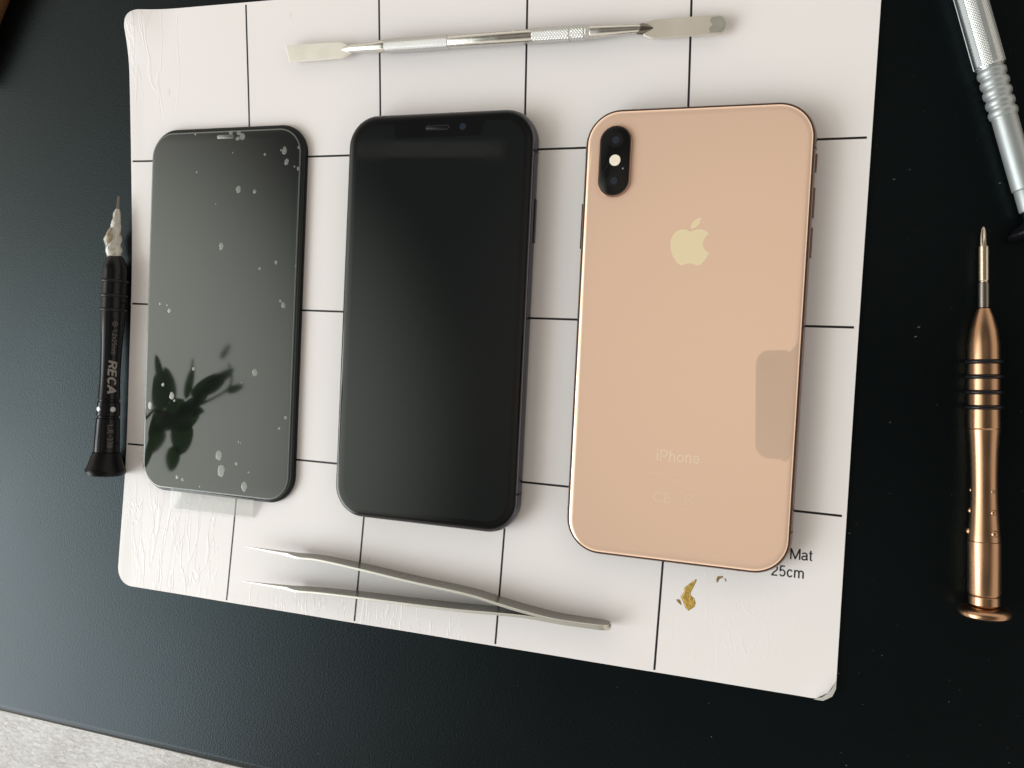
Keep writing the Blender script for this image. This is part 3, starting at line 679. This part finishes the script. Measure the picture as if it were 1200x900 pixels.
# ------------------------------------------------------------------ tweezers lying on their side
tw = thing('tweezers', (190, -231, 0), 'fine pointed steel tweezers lying open on edge near the mat front', 'tweezers')
def arm(top, tip, name):
    zt = 8.2
    P = [at(tip[0], tip[1], 4.3)]+[at(a, b, z) for a, b, z in top]
    P = [(p.x, p.y) for p in P]
    C = catmull(P, 14); V, F = [], []
    S_ = [0]
    for a, b in zip(C, C[1:]): S_.append(S_[-1]+math.dist(a, b))
    wt = [(0, .25), (6, .8), (14, 1.9), (21, 2.6), (23, 3.2), (25, 5.2), (28, 6.8), (60, 7.6), (100, 8.0), (140, 7.6), (S_[-1]-3, 7.0), (S_[-1]-1, 5.6), (S_[-1], 3.2)]
    tt = [(0, .15), (8, .6), (20, 1.3), (23, 1.4), (24.5, .95), (60, .95), (S_[-1], 1.15)]
    for i, (x, y) in enumerate(C):
        a = C[max(0, i-1)]; b = C[min(len(C)-1, i+1)]; t = Vector((b[0]-a[0], b[1]-a[1])).normalized(); n = Vector((-t.y, t.x))
        w, th = lerp_tab(wt, S_[i]), lerp_tab(tt, S_[i]); c = .16*th; zc = 4.2
        for dn, dz in ((-th/2, -w/2+c), (-th/2+c, -w/2), (th/2-c, -w/2), (th/2, -w/2+c), (th/2, w/2-c), (th/2-c, w/2), (-th/2+c, w/2), (-th/2, w/2-c)):
            V.append((x+n.x*dn, y+n.y*dn, zc+dz))
    m = 8
    for i in range(len(C)-1):
        for k in range(m): F.append((i*m+k, i*m+(k+1) % m, (i+1)*m+(k+1) % m, (i+1)*m+k))
    F.append(tuple(range(m))); F.append(tuple(reversed(range((len(C)-1)*m, len(C)*m))))
    F = [tuple(reversed(f)) for f in F]
    o_ = obj(name, (V, F), M['satin'], tw, ang=25); o_.data.materials.append(M['lit_edge'])
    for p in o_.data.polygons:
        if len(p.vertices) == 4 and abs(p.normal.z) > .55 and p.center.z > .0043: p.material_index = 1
    return o_
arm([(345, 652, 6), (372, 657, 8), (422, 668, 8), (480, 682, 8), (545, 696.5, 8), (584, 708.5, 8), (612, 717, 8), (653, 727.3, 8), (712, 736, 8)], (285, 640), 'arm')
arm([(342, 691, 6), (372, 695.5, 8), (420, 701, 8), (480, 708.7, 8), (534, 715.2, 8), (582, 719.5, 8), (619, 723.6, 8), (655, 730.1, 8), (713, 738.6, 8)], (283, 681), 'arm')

# ------------------------------------------------------------------ double ended spatula
sp = thing('metal_spatula', (165, -21, 0), 'stainless double ended prying spatula with knurled grips on the mat', 'spatula')
A = at(409, 57.2, 3.0); B = at(754, 33.6, 3.0); Ln = (B-A).length
axs = frame_axes(A, B)
kn = mat_knurl('knurled_stainless', (.58, .58, .57), axs, .28, pitch=1.05)
def along(px, py): return (at(px, py, 3.0)-A).dot((B-A).normalized())
k0, k1, k2, k3 = along(452, 54), along(527, 49), along(624, 42.5), along(692, 38)
t0 = along(438, 55)
obj('rod', lathe(A, B, [(0, 1.2), (1.5, 1.6), (t0, 2.0), (k0-1, 2.45), (k0, 2.35)]), M['steel'], sp)
obj('knurled_grip', lathe(A, B, [(k0, 2.3), (k0+.4, 2.72), (k1-.4, 2.72), (k1, 2.3)], n=64), kn, sp)
obj('rod', lathe(A, B, [(k1, 2.4), (k1+.5, 2.55), (k2-.5, 2.55), (k2, 2.4)]), M['steel'], sp)
kk = k2+(k3-k2)*.66
obj('knurled_grip', lathe(A, B, [(k2, 2.3), (k2+.4, 2.72), (kk-.3, 2.72), (kk, 2.45), (kk+.5, 2.45), (kk+.8, 2.72), (k3-2.2, 2.72), (k3-1.9, 2.45), (k3-1.5, 2.45), (k3-1.2, 2.72), (k3, 2.3)], n=64), kn, sp)
obj('rod', lathe(A, B, [(k3, 2.4), (k3+.5, 2.5), (Ln-10, 2.0), (Ln-1.5, 1.6), (Ln, 1.2)]), M['steel'], sp)
def blade(px, name, z, th, m, root_i, taper=.25):
    """flat blade; px outline is traced at its top height, thickness runs out towards the edges"""
    P = [at(a, b, z+th) for a, b in px]; n = len(P); c = sum(P, Vector())/n
    V = [(p.x, p.y, z) for p in P]+[(p.x, p.y, z+th*.55) for p in P]+[(c.x+(p.x-c.x)*.97+0, c.y+(p.y-c.y)*.94, z+th) for p in P]
    ar = sum(P[i].x*P[(i+1) % n].y-P[(i+1) % n].x*P[i].y for i in range(n))
    F = [(k*n+i, k*n+(i+1) % n, (k+1)*n+(i+1) % n, (k+1)*n+i) for k in (0, 1) for i in range(n)]
    F += [tuple(reversed(range(n))), tuple(range(2*n, 3*n))]
    if ar < 0: F = [tuple(reversed(f)) for f in F]
    return obj(name, (V, F), m, sp, ang=20)
blade([(333.5, 53.5), (338.6, 72.2), (368, 70.2), (400.5, 67.5), (405, 65), (413, 60.2), (413, 54.5), (405, 51.3), (399, 48.8), (368, 50.6), (337.5, 52.5)], 'flat_blade', 2.3, 1.0, M['blade2'], 0)
obj('blade_shoulder', lathe(at(400, 58, 2.9), at(414, 57, 2.9), [(0, .3), (2.6, 1.2), (4.9, 1.55)], n=24, shape=lambda a, d_: 1.35-.35*abs(math.sin(a)) if d_ < 3 else 1), M['steel'], sp)
tipR = [(842.5+9.0*math.sin(R(a)), 28.2-11.4*math.cos(R(a))) for a in range(0, 181, 15)]
blade([(749, 31.2), (756, 25.6), (766, 22.4), (800, 19.6)]+tipR+[(800, 42.3), (764, 45), (756, 42.5), (749, 37.6)], 'rounded_blade', 2.3, 1.0, M['blade'], 0)
obj('blade_shoulder', lathe(at(745, 34.4, 2.9), at(766, 33.2, 2.9), [(0, 1.6), (2.6, 1.5), (6.5, .3)], n=24, shape=lambda a, d_: 1.4-.4*abs(math.sin(a)) if d_ > 2 else 1), M['bit_dark'], sp)
wn = [(833, 18.4)]+tipR[1:-1]+[(831, 39.8), (830, 33), (834, 29), (831, 24)]
P = [at(a, b, 3.32) for a, b in wn]; c_ = sum(P, Vector())/len(P)
obj('worn_tip', ([(c_.x+(p.x-c_.x)*.93, c_.y+(p.y-c_.y)*.86, 3.312) for p in P], [tuple(reversed(range(len(P))))]), M['worn'], sp)

# ------------------------------------------------------------------ bronze screwdriver on the desk
A = at(1152.6, 266, DZ+4.4); B = at(1153.5, 723, DZ+7.6)
ax = frame_axes(A, B); Lb = (B-A).length
def sb(py, z=DZ+5): 
    f = (at(1153, py, z)-A).dot(ax[0]); return f
b_ = thing('precision_screwdriver', (A.x, (A.y+B.y)/2, DZ), 'bronze coloured precision screwdriver with four black rings right of the mat', 'screwdriver')
s1, s2, s3 = sb(288), sb(331), sb(361)
def cross(a, d_):
    q = max(0, 1-d_/s1) if s1 else 0
    return 1-.42*min(1, q*2.4)*(math.cos(2*a+.7)**2 if d_ < s1 else 0)
obj('bit_tip', lathe(A, B, [(0, .22), (.7, .62), (1.6, .85), (s1*.5, .98), (s1*.8, 1.05), (s1, 1.1)], shape=cross), M['bit'], b_)
obj('bit', lathe(A, B, [(s1, 1.1), (s1+.2, 1.42), (s2-.6, 1.42), (s2-.3, 1.2), (s2, 1.2)]), M['bit'], b_)
obj('collar', lathe(A, B, [(s2, 1.25), (s2+.2, 1.5), (s3-.2, 1.5), (s3, 1.3)]), M['bit_dark'], b_)
e = [sb(361), sb(372), sb(388), sb(404)]
hp = [(e[0], 1.35), (e[0]+.25, 1.9), (e[1], 2.9), (e[2], 3.95), (e[3], 4.42)]
rings = [sb(424), sb(441.5), sb(459.5), sb(477)]
for r_ in rings: hp += [(r_-.75, 4.45), (r_-.7, 4.2), (r_+.7, 4.2), (r_+.75, 4.45)]
hp += [(sb(501), 4.5), (sb(502), 4.38), (sb(503), 4.5)]
obj('grip', lathe(A, B, hp), M['copper'], b_, ang=20)
wa = [(sb(503), 4.45)]
for k in range(1, 24):
    py = 503+(632-503)*k/24; f = k/24
    wa.append((sb(py), 3.72+(.75*(abs(f-.48)/.5)**2.0)))
obj('waist', lathe(A, B, wa+[(sb(632), 4.46)]), M['copper'], b_, ang=20)
obj('barrel', lathe(A, B, [(sb(632), 4.3), (sb(632.8), 4.58), (sb(692), 4.58), (sb(694), 4.4), (sb(695), 4.1)]), M['copper'], b_, ang=20)
obj('neck', lathe(A, B, [(sb(695), 4.1), (sb(696), 4.35), (sb(705), 4.35), (sb(707), 4.0), (sb(709), 3.2), (Lb-2.6, 3.2)]), M['copper'], b_, ang=20)
obj('swivel_cap', lathe(A, B, [(Lb-3.4, 3.0), (Lb-3.2, 5.8), (Lb-2.5, 7.0), (Lb-1.6, 7.4), (Lb-.8, 7.2), (Lb-.2, 6.2), (Lb, 4.6)]), M['copper'], b_, ang=40)
for r_ in rings: obj('rubber_ring', torus(A, B, r_, 4.62, .68), M['rubber'], b_)
for (py, rad) in ((574, .75), (598, 1.0), (622, 1.15)):
    for k in range(2):
        a = (R(61), R(186))[k] if ax[1].x > 0 else (R(119), R(-6))[k]
        dd = sb(py); f = (py-503)/129; rr_ = 3.72+.75*(abs(f-.48)/.5)**2
        rad_ = rad; c = A+ax[0]*dd+ax[1]*((rr_-.35)*math.cos(a))+ax[2]*((rr_-.35)*math.sin(a))
        obj('grip_stud', ball(c, rad, sz=1), M['copper'], b_)

# ------------------------------------------------------------------ black screwdriver left of the mat
A = at(139.0, 230, DZ+5.0); B = at(123.6, 551, DZ+8.0); ax = frame_axes(A, B); Lk = (B-A).length
def sk(py): return (at(139-(py-230)*.048, py, DZ+5.5)-A).dot(ax[0])
k_ = thing('precision_screwdriver', (A.x, (A.y+B.y)/2, DZ), 'black precision screwdriver with tape wrapped tip, left of the mat', 'screwdriver')
obj('bit', lathe(A, B, [(0, .35), (.6, .55), (sk(250), .62)], n=20), M['bit_dark'], k_)
# crumpled tape and glue round the bit
def lump(A, B, prof, amp, seed, n=40, sub=7):
    rnd = random.Random(seed); pr = []
    for (d0, r0, o0), (d1, r1, o1) in zip(prof, prof[1:]):
        for k in range(sub): f = k/sub; pr.append((d0+(d1-d0)*f, r0+(r1-r0)*f, o0+(o1-o0)*f))
    pr.append(prof[-1]); t, s_, u = frame_axes(A, B); V, F = [], []
    ph = [(rnd.uniform(0, 6.3), rnd.randint(2, 5), rnd.uniform(.5, 1.6)) for _ in range(7)]
    for d_, r, o_ in pr:
        for k in range(n):
            a = 2*math.pi*k/n
            q = r*(1+amp*sum(math.sin(m_*a+p_+d_*w_) for p_, m_, w_ in ph)/3)
            V.append(A+t*d_+s_*(q*math.cos(a)+o_)+u*(q*math.sin(a)*.9))
    for i in range(len(pr)-1):
        for k in range(n): F.append((i*n+k, (i+1)*n+k, (i+1)*n+(k+1) % n, i*n+(k+1) % n))
    F.append(tuple(range(n))); F.append(tuple(reversed(range((len(pr)-1)*n, len(pr)*n))))
    return V, F
side = -1 if ax[1].x > 0 else 1      # towards image left
obj('tape_wrap', lump(A, B, [(sk(245), .9, .2*side), (sk(250), 1.5, .4*side), (sk(264), 2.1, .6*side), (sk(270), 2.3, .8*side), (sk(275), 3.1, 1.5*side), (sk(285), 3.5, 1.6*side), (sk(294), 3.4, 1.3*side), (sk(304), 3.1, .4*side)], .10, 3), M['tapew'], k_, ang=60)
obj('glue_blob', lump(A, B, [(sk(267), .6, 1.6*side), (sk(272), 2.2, 2.4*side), (sk(281), 2.8, 3.1*side), (sk(290), 2.3, 3.0*side), (sk(298), .6, 2.4*side)], .08, 9), M['tapew'], k_, ang=60)
obj('glue_blob', lump(A+ax[2]*2.3, B+ax[2]*2.3, [(sk(268), .4, 1.2*side), (sk(275), 1.5, 1.6*side), (sk(285), 1.5, 1.6*side), (sk(292), .4, 1.4*side)], .2, 5), M['glue'], k_, ang=60)
obj('glue_blob', lump(A+ax[2]*.8, B+ax[2]*.8, [(sk(248), .4, .2*side), (sk(253), .75, .4*side), (sk(258), .4, .3*side)], .25, 6), M['glue'], k_, ang=60)
gp = [(sk(299), 1.6), (sk(301), 3.0), (sk(306), 4.0), (sk(313), 4.75), (sk(318), 4.9), (sk(327), 4.9)]
kr = [sk(330), sk(347), sk(363.5)]
for r_ in kr: gp += [(r_-.7, 4.95), (r_-.65, 4.6), (r_+.65, 4.6), (r_+.7, 4.95)]
gp += [(sk(372), 5.0), (sk(385), 4.75), (sk(400), 4.45), (sk(420), 4.2), (sk(440), 4.12), (sk(458), 4.3), (sk(467), 4.5)]
gp += [(sk(468), 4.15), (sk(470), 4.15), (sk(471), 4.6), (sk(486), 4.75), (sk(487), 4.3), (sk(489), 4.3), (sk(490), 4.8), (sk(512), 5.15), (sk(528), 5.3)]
obj('handle', lathe(A, B, gp, n=64), M['anod'], k_, ang=25)
for r_ in kr: obj('rubber_ring', torus(A, B, r_, 5.05, .68), M['rubber'], k_)
obj('swivel_cap', lathe(A, B, [(sk(528), 5.0), (sk(529), 5.6), (sk(545), 7.4), (sk(548), 8.1), (sk(551), 8.3), (sk(554), 8.0), (sk(555.5), 6.5)]), M['black_plastic'], k_, ang=40)
cyl_r = lambda dd: lerp_tab([(p, q) for p, q in gp], dd)
def on_cyl(dd, aa):
    """aa: angle from straight up, positive to image right"""
    rdir = ax[1] if ax[1].x > 0 else -ax[1]
    e_ = ax[2]*math.cos(aa)+rdir*math.sin(aa); return A+ax[0]*dd+e_*(cyl_r(dd)+.03), e_, rdir
toCam = 35
for px_, aa in ((121, R(-8)), (134.5, R(66))):
    c, e_, _ = on_cyl(sk(478.5), aa)
    stud = lathe(c-e_*.3, c+e_*.35, [(0, 1.15), (.45, 1.15), (.62, .95), (.65, .6)], n=24)
    obj('rivet', stud, M['alu'], k_)
def text_on(parent, s_, size, dd, aa, m, shear=0, bold=0, name='lettering', sx=1.0):
    """letters running down the handle, bent round it"""
    V, F, W = strokes(s_, size, w=bold or .1, shear=shear, sx=sx); out = []
    for x, y, l in V:
        y -= size*.5; d_ = dd+x; a_ = aa+y/cyl_r(d_); p, e_, _ = on_cyl(d_, a_); out.append(p+e_*(.05+.006*l))
    return obj(name, (out, F), m, parent, smooth=False)
text_on(k_, 'RECA', 3.3, sk(422), R(56), M['engrave'], shear=.22, bold=.22, sx=1.42)
text_on(k_, '@ 1.2x25mm', 1.95, sk(377), R(58), M['engrave2'], bold=.13, sx=1.1)
text_on(k_, 'LJL-338', 2.2, sk(496), R(58), M['engrave2'], bold=.13, sx=1.12)

# ------------------------------------------------------------------ silver tool, far right
A = at(1138, 0, DZ+5.2); B = at(1208, 247, DZ+5.2); t_ = (B-A).normalized(); zero = -26.0
A2 = A+t_*zero; L2 = (B-A).length-zero; ax = frame_axes(A2, B)
v_ = thing('hobby_tool', (A.x, A.y, DZ), 'silver aluminium tool with knurled six sided grip at the far right desk edge', 'hand tool')
def sv(py): return L2*1.0-(at(1138+(247-py)*(-.2834)+70, 247, DZ+5.2)-at(1138+70-(247-py)*.2834, py, DZ+5.2)).dot(t_) if False else (at(1138+py*.2834, py, DZ+5.2)-A2).dot(t_)
kn2 = mat_knurl('knurled_aluminium', (.66, .69, .70), ax, .34, pitch=.85, strength=.7)
hexs = lambda a, d_: 1/max(.93, abs(math.cos((a % R(60))-R(30)))) * .95
obj('knurled_grip', lathe(A2, B, [(0, 4.3), (sv(76), 4.3), (sv(79), 4.0)], n=72), kn2, v_, ang=25)
for k in range(6):
    a = R(90+60*k+8); e_ = ax[1]*math.cos(a)+ax[2]*math.sin(a); n_ = ax[0].cross(e_)
    P0, P1 = A2+e_*4.28, A2+ax[0]*sv(77)+e_*4.28
    V = []
    for P in (P0, P1):
        for w_, h_ in ((-.75, -.3), (.75, -.3), (.7, .12), (-.7, .12)): V.append(P+n_*w_+e_*h_)
    obj('grip_flat', (V, [(0, 1, 5, 4), (1, 2, 6, 5), (2, 3, 7, 6), (3, 0, 4, 7), (3, 2, 1, 0), (4, 5, 6, 7)]), M['alu'], v_, smooth=False)
pr = [(sv(78), 3.75)]
for k in range(5):
    c = sv(86+11.6*k); pr += [(c-1.25, 3.55), (c-.9, 3.95), (c, 4.12), (c+.9, 3.95), (c+1.25, 3.55)]
pr += [(sv(139), 3.55)]
obj('ribbed_collar', lathe(A2, B, pr), M['alu'], v_, ang=60)
obj('barrel', lathe(A2, B, [(sv(139), 3.5), (sv(141), 3.55), (sv(221), 3.5), (sv(222), 3.35)]), M['alu'], v_, ang=25)
obj('end_sleeve', lathe(A2, B, [(sv(222), 3.0), (sv(223), 3.1), (L2-.3, 3.1), (L2, 2.9)]), M['alu'], v_, ang=25)
obj('end_cap', lathe(A2, B, [(L2, 2.5), (L2+2.6, 2.4), (L2+3.4, 3.5), (L2+5.2, 6.8), (L2+5.9, 7.6), (L2+6.6, 7.7), (L2+7.4, 6.8), (L2+8.0, 3.5)]), M['anod'], v_, ang=30)

# ------------------------------------------------------------------ brown handle just inside the far left corner
A = at(-16, 8, DZ+7)+Vector((-16, -30, 0)); B = at(-2, -16, DZ+7)+Vector((6, 14, 0))
h_ = thing('wooden_handle', (A.x, A.y, DZ), 'brown wooden handle barely showing at the far left corner of the desk', 'tool')
obj('handle', lathe(A, B, [(0, 3), (1, 5), (4, 6.6), (20, 7.0), ((B-A).length-4, 6.8), ((B-A).length, 5.0)]), M['brown'], h_)

# ------------------------------------------------------------------ houseplant by the window (seen mirrored in the spare screen)
def mirror_pt(px, py, dist, zp=2.9):
    P = at(px, py, zp); dr = (P-CAM).normalized(); dr.z = -dr.z
    return P+dr*dist
pl = thing('houseplant', (-330, -190, DZ), 'green leaved houseplant in a dark pot at the left of the desk', 'plant')
obj('pot', lathe(Vector((-330, -190, DZ)), Vector((-330, -189.999, DZ+95)), [(0, 38), (2, 40), (88, 52), (90, 55), (95, 55), (95.5, 49), (86, 47)]) if False else loft((-330, -190), [([(r_*math.cos(2*math.pi*i/40), r_*math.sin(2*math.pi*i/40)) for i in range(40)], z) for r_, z in ((36, DZ), (38, DZ+2), (50, 88), (53, 89), (53, 96), (48, 96), (46, 86))]), M['pot'], pl)
def leaf(c, L, W, d, nrm, cup=.15):
    d = d.normalized(); nrm = nrm.normalized(); s_ = d.cross(nrm).normalized(); nrm = s_.cross(d); V, F = [], []
    for i in range(11):
        t = i/10; w = W*max(0, math.sin(math.pi*min(1, t**.85)))**.55*(1 if t < 1 else 0)
        for j in range(7):
            q = (j-3)/3
            V.append(c+d*(L*(t-.5))+s_*(w/2*q)+nrm*(cup*W*(q*q)*.5-cup*L*(t-.5)**2))
    for i in range(10):
        for j in range(6): F.append((i*7+j, i*7+j+1, (i+1)*7+j+1, (i+1)*7+j))
    return V, F
tops = Vector((-330, -190, 90))
def stem(a, b, r=2.0):
    mid = a.lerp(b, .5)+Vector((0, 0, 50)); P = catmull([tuple(a), tuple(mid), tuple(b)], 10); V, F = [], []
    for i, p in enumerate(P):
        p = Vector(p); q = Vector(P[min(i+1, len(P)-1)]); pr_ = Vector(P[max(i-1, 0)]); t, s_, u = frame_axes(pr_, q, Vector((0, 1, .2)))
        for k in range(8): V.append(p+s_*(r*math.cos(k*math.pi/4))+u*(r*math.sin(k*math.pi/4)))
    for i in range(len(P)-1):
        for k in range(8): F.append((i*8+k, i*8+(k+1) % 8, (i+1)*8+(k+1) % 8, (i+1)*8+k))
    return V, F
rnd = random.Random(4)
LV = [(207, 517, 430, 44, 33), (184, 548, 420, 30, 20), (176, 466, 430, 46, 20), (205, 480, 440, 50, 17), (232, 464, 440, 46, 16), (255, 450, 440, 40, 13), (241, 476, 440, 30, 15), (268, 440, 450, 34, 13), (279, 452, 450, 24, 10), (275, 413, 450, 22, 8), (174, 440, 430, 40, 12), (193, 492, 430, 44, 28), (226, 486, 440, 34, 17), (170, 500, 430, 46, 28), (218, 466, 440, 40, 12), (222, 437, 450, 30, 4), (160, 530, 430, 50, 30), (160, 470, 420, 50, 30), (213, 496, 435, 40, 20), (247, 462, 440, 36, 14)]
cen = mirror_pt(190, 500, 430)
for (px, py, ds, L, W) in LV:
    c = mirror_pt(px, py, ds)+Vector((rnd.uniform(-8, 8), rnd.uniform(-8, 8), 0))
    face = (at(px, py, 2.9)-c).normalized()
    dirv = (c-cen)+Vector((rnd.uniform(-15, 15), rnd.uniform(-15, 15), rnd.uniform(-15, 5)))
    if dirv.length < 5: dirv = Vector((1, .2, 0))
    obj('leaf', leaf(c, L*.92, W*.8, dirv, face+Vector((rnd.uniform(-.3, .3), rnd.uniform(-.3, .3), rnd.uniform(-.3, .3)))), M['leaf'], pl, ang=80)
obj('stem', stem(tops, cen), M['stem'], pl)
obj('stem', stem(cen, mirror_pt(276, 430, 450), 1.4), M['stem'], pl)

# ------------------------------------------------------------------ the phone that took the picture (seen mirrored in the gold back)
pc = CAM-RZ*5.5
ph = thing('camera_phone', pc, 'phone held above the desk taking the picture, mirrored in the gold back', 'phone')
def camslab(x0, x1, y0, y1, r, prof):
    w, h = x1-x0, y1-y0; V, F = [], []; cx, cy = (x0+x1)/2, (y0+y1)/2; n = 0
    rings = [[(cx+a, cy+b, dz) for a, b in rr(w-2*i, h-2*i, r-i, 10)] for i, dz in prof]
    n = len(rings[0])
    for rg in rings:
        for a, b, dz in rg: V.append(pc+RX*a+RY*b-RZ*dz)
    for k in range(len(rings)-1):
        for i in range(n): F.append((k*n+i, (k*n+(i+1) % n), ((k+1)*n+(i+1) % n), ((k+1)*n+i)))
    F.append(tuple(reversed(range(n)))); F.append(tuple(range((len(rings)-1)*n, len(rings)*n)))
    return V, F
obj('body', camslab(-8, 138, -11, 64, 10, [(2, 0), (.6, .6), (0, 2), (0, 6), (.6, 7.4), (2, 8)]), M['phone_case'], ph)
cl = camslab(-3.5, 3.5, -3.5, 3.5, 3.4, [(.3, -1.6), (0, -1.4), (0, .2)])
obj('camera_ring', cl, M['lens2'], ph)

# ------------------------------------------------------------------ light
def area(name, pos, target, w, h, radiance, col):
    ld = bpy.data.lights.new(name, 'AREA'); ld.shape = 'RECTANGLE'; ld.size = w*K; ld.size_y = h*K
    ld.energy = radiance*math.pi*w*h*K*K; ld.color = col
    o = bpy.data.objects.new(name, ld); COL.objects.link(o); o.location = Vector(pos)*K
    o.rotation_euler = (Vector(target)-Vector(pos)).to_track_quat('-Z', 'Y').to_euler()
    return o
T = Vector((130, -150, 0))
def sph(az, el, dist): return T+Vector((math.cos(R(az))*math.cos(R(el)), math.sin(R(az))*math.cos(R(el)), math.sin(R(el))))*dist
area('window_light', sph(204, 28, 2400), T, 1840, 1180, 6.3, (.885, .94, 1.0))
def mirror_band_lamp(name, x0, y0, x1, y1, dist, rad, col):
    c4 = []
    for a, b in ((x0, y0), (x1, y0), (x1, y1), (x0, y1)): c4.append(mirror_pt(a, b, dist, 7.7))
    c = sum(c4, Vector())/4; w_ = (c4[1]-c4[0]).length; h_ = (c4[2]-c4[1]).length
    o = area(name, c, at((x0+x1)/2, (y0+y1)/2, 7.7), w_, h_, rad, col)
    ez = (c-at((x0+x1)/2, (y0+y1)/2, 7.7)).normalized(); ex_ = (c4[1]-c4[0]); ex_ = (ex_-ez*ex_.dot(ez)).normalized(); ey_ = ez.cross(ex_)
    o.rotation_euler = Matrix((ex_, ey_, ez)).transposed().to_euler(); return o
mirror_band_lamp('reflection_band_light', 400, 166, 590, 184, 1400, .30, (1.0, .93, .80))  # unseen lamp added to make the pale band mirrored in the dark phone

w = bpy.data.worlds.new('World'); sc.world = w; w.use_nodes = True; nt = w.node_tree; L = nt.links
bg = nt.nodes['Background']; tc = N(nt, 'ShaderNodeTexCoord'); sx = N(nt, 'ShaderNodeSeparateXYZ'); L.new(tc.outputs['Generated'], sx.inputs[0])
cr = N(nt, 'ShaderNodeValToRGB'); e = cr.color_ramp.elements
e[0].position = 0; e[0].color = (.30, .28, .26, 1); e[1].position = 1; e[1].color = (.40, .34, .28, 1)
for p_, c_ in ((.5, (1.10, .99, .85)), (.78, (1.06, .97, .84)), (.86, (.42, .39, .34)), (.925, (.11, .105, .10)), (.96, (.14, .125, .11))):
    q = e.new(p_); q.color = (*c_, 1)
mr = N(nt, 'ShaderNodeMapRange'); mr.inputs[1].default_value = -1; mr.inputs[2].default_value = 1; L.new(sx.outputs[2], mr.inputs[0])
L.new(mr.outputs[0], cr.inputs[0])
# soft glow of the wall and curtain round the window
def lobe(az, el, lo, hi, col):
    v_ = (math.cos(R(az))*math.cos(R(el)), math.sin(R(az))*math.cos(R(el)), math.sin(R(el)))
    dt = N(nt, 'ShaderNodeVectorMath', operation='DOT_PRODUCT'); dt.inputs[1].default_value = v_; L.new(tc.outputs['Generated'], dt.inputs[0])
    m_ = N(nt, 'ShaderNodeMapRange'); m_.interpolation_type = 'SMOOTHSTEP'; m_.inputs[1].default_value = lo; m_.inputs[2].default_value = hi
    L.new(dt.outputs['Value'], m_.inputs[0])
    x = N(nt, 'ShaderNodeVectorMath', operation='SCALE'); x.inputs[0].default_value = col; L.new(m_.outputs[0], x.inputs['Scale']); return x.outputs[0]
a1_ = N(nt, 'ShaderNodeVectorMath', operation='ADD'); L.new(cr.outputs[0], a1_.inputs[0]); L.new(lobe(190, 41, .875, .995, (1.9, 2.02, 1.85)), a1_.inputs[1])
a2_ = N(nt, 'ShaderNodeVectorMath', operation='ADD'); L.new(a1_.outputs[0], a2_.inputs[0]); L.new(lobe(190, 46, .90, .995, (.45, .47, .38)), a2_.inputs[1])
L.new(a2_.outputs[0], bg.inputs[0]); bg.inputs[1].default_value = 1.0

# ------------------------------------------------------------------ camera
cd = bpy.data.cameras.new('camera'); cam = bpy.data.objects.new('camera', cd); COL.objects.link(cam)
cd.sensor_width = 36; cd.lens = FPX/1200*36; cd.clip_start = .003; cd.clip_end = 20
m3 = Matrix((RX, -RY, -RZ)).transposed().to_4x4(); m3.translation = CAM*K; cam.matrix_world = m3
sc.camera = cam
sc.view_settings.view_transform = 'Standard'; sc.view_settings.look = 'None'; sc.view_settings.exposure = 0; sc.view_settings.gamma = 1
sc.cycles.max_bounces = 8; sc.cycles.caustics_reflective = False; sc.cycles.caustics_refractive = False
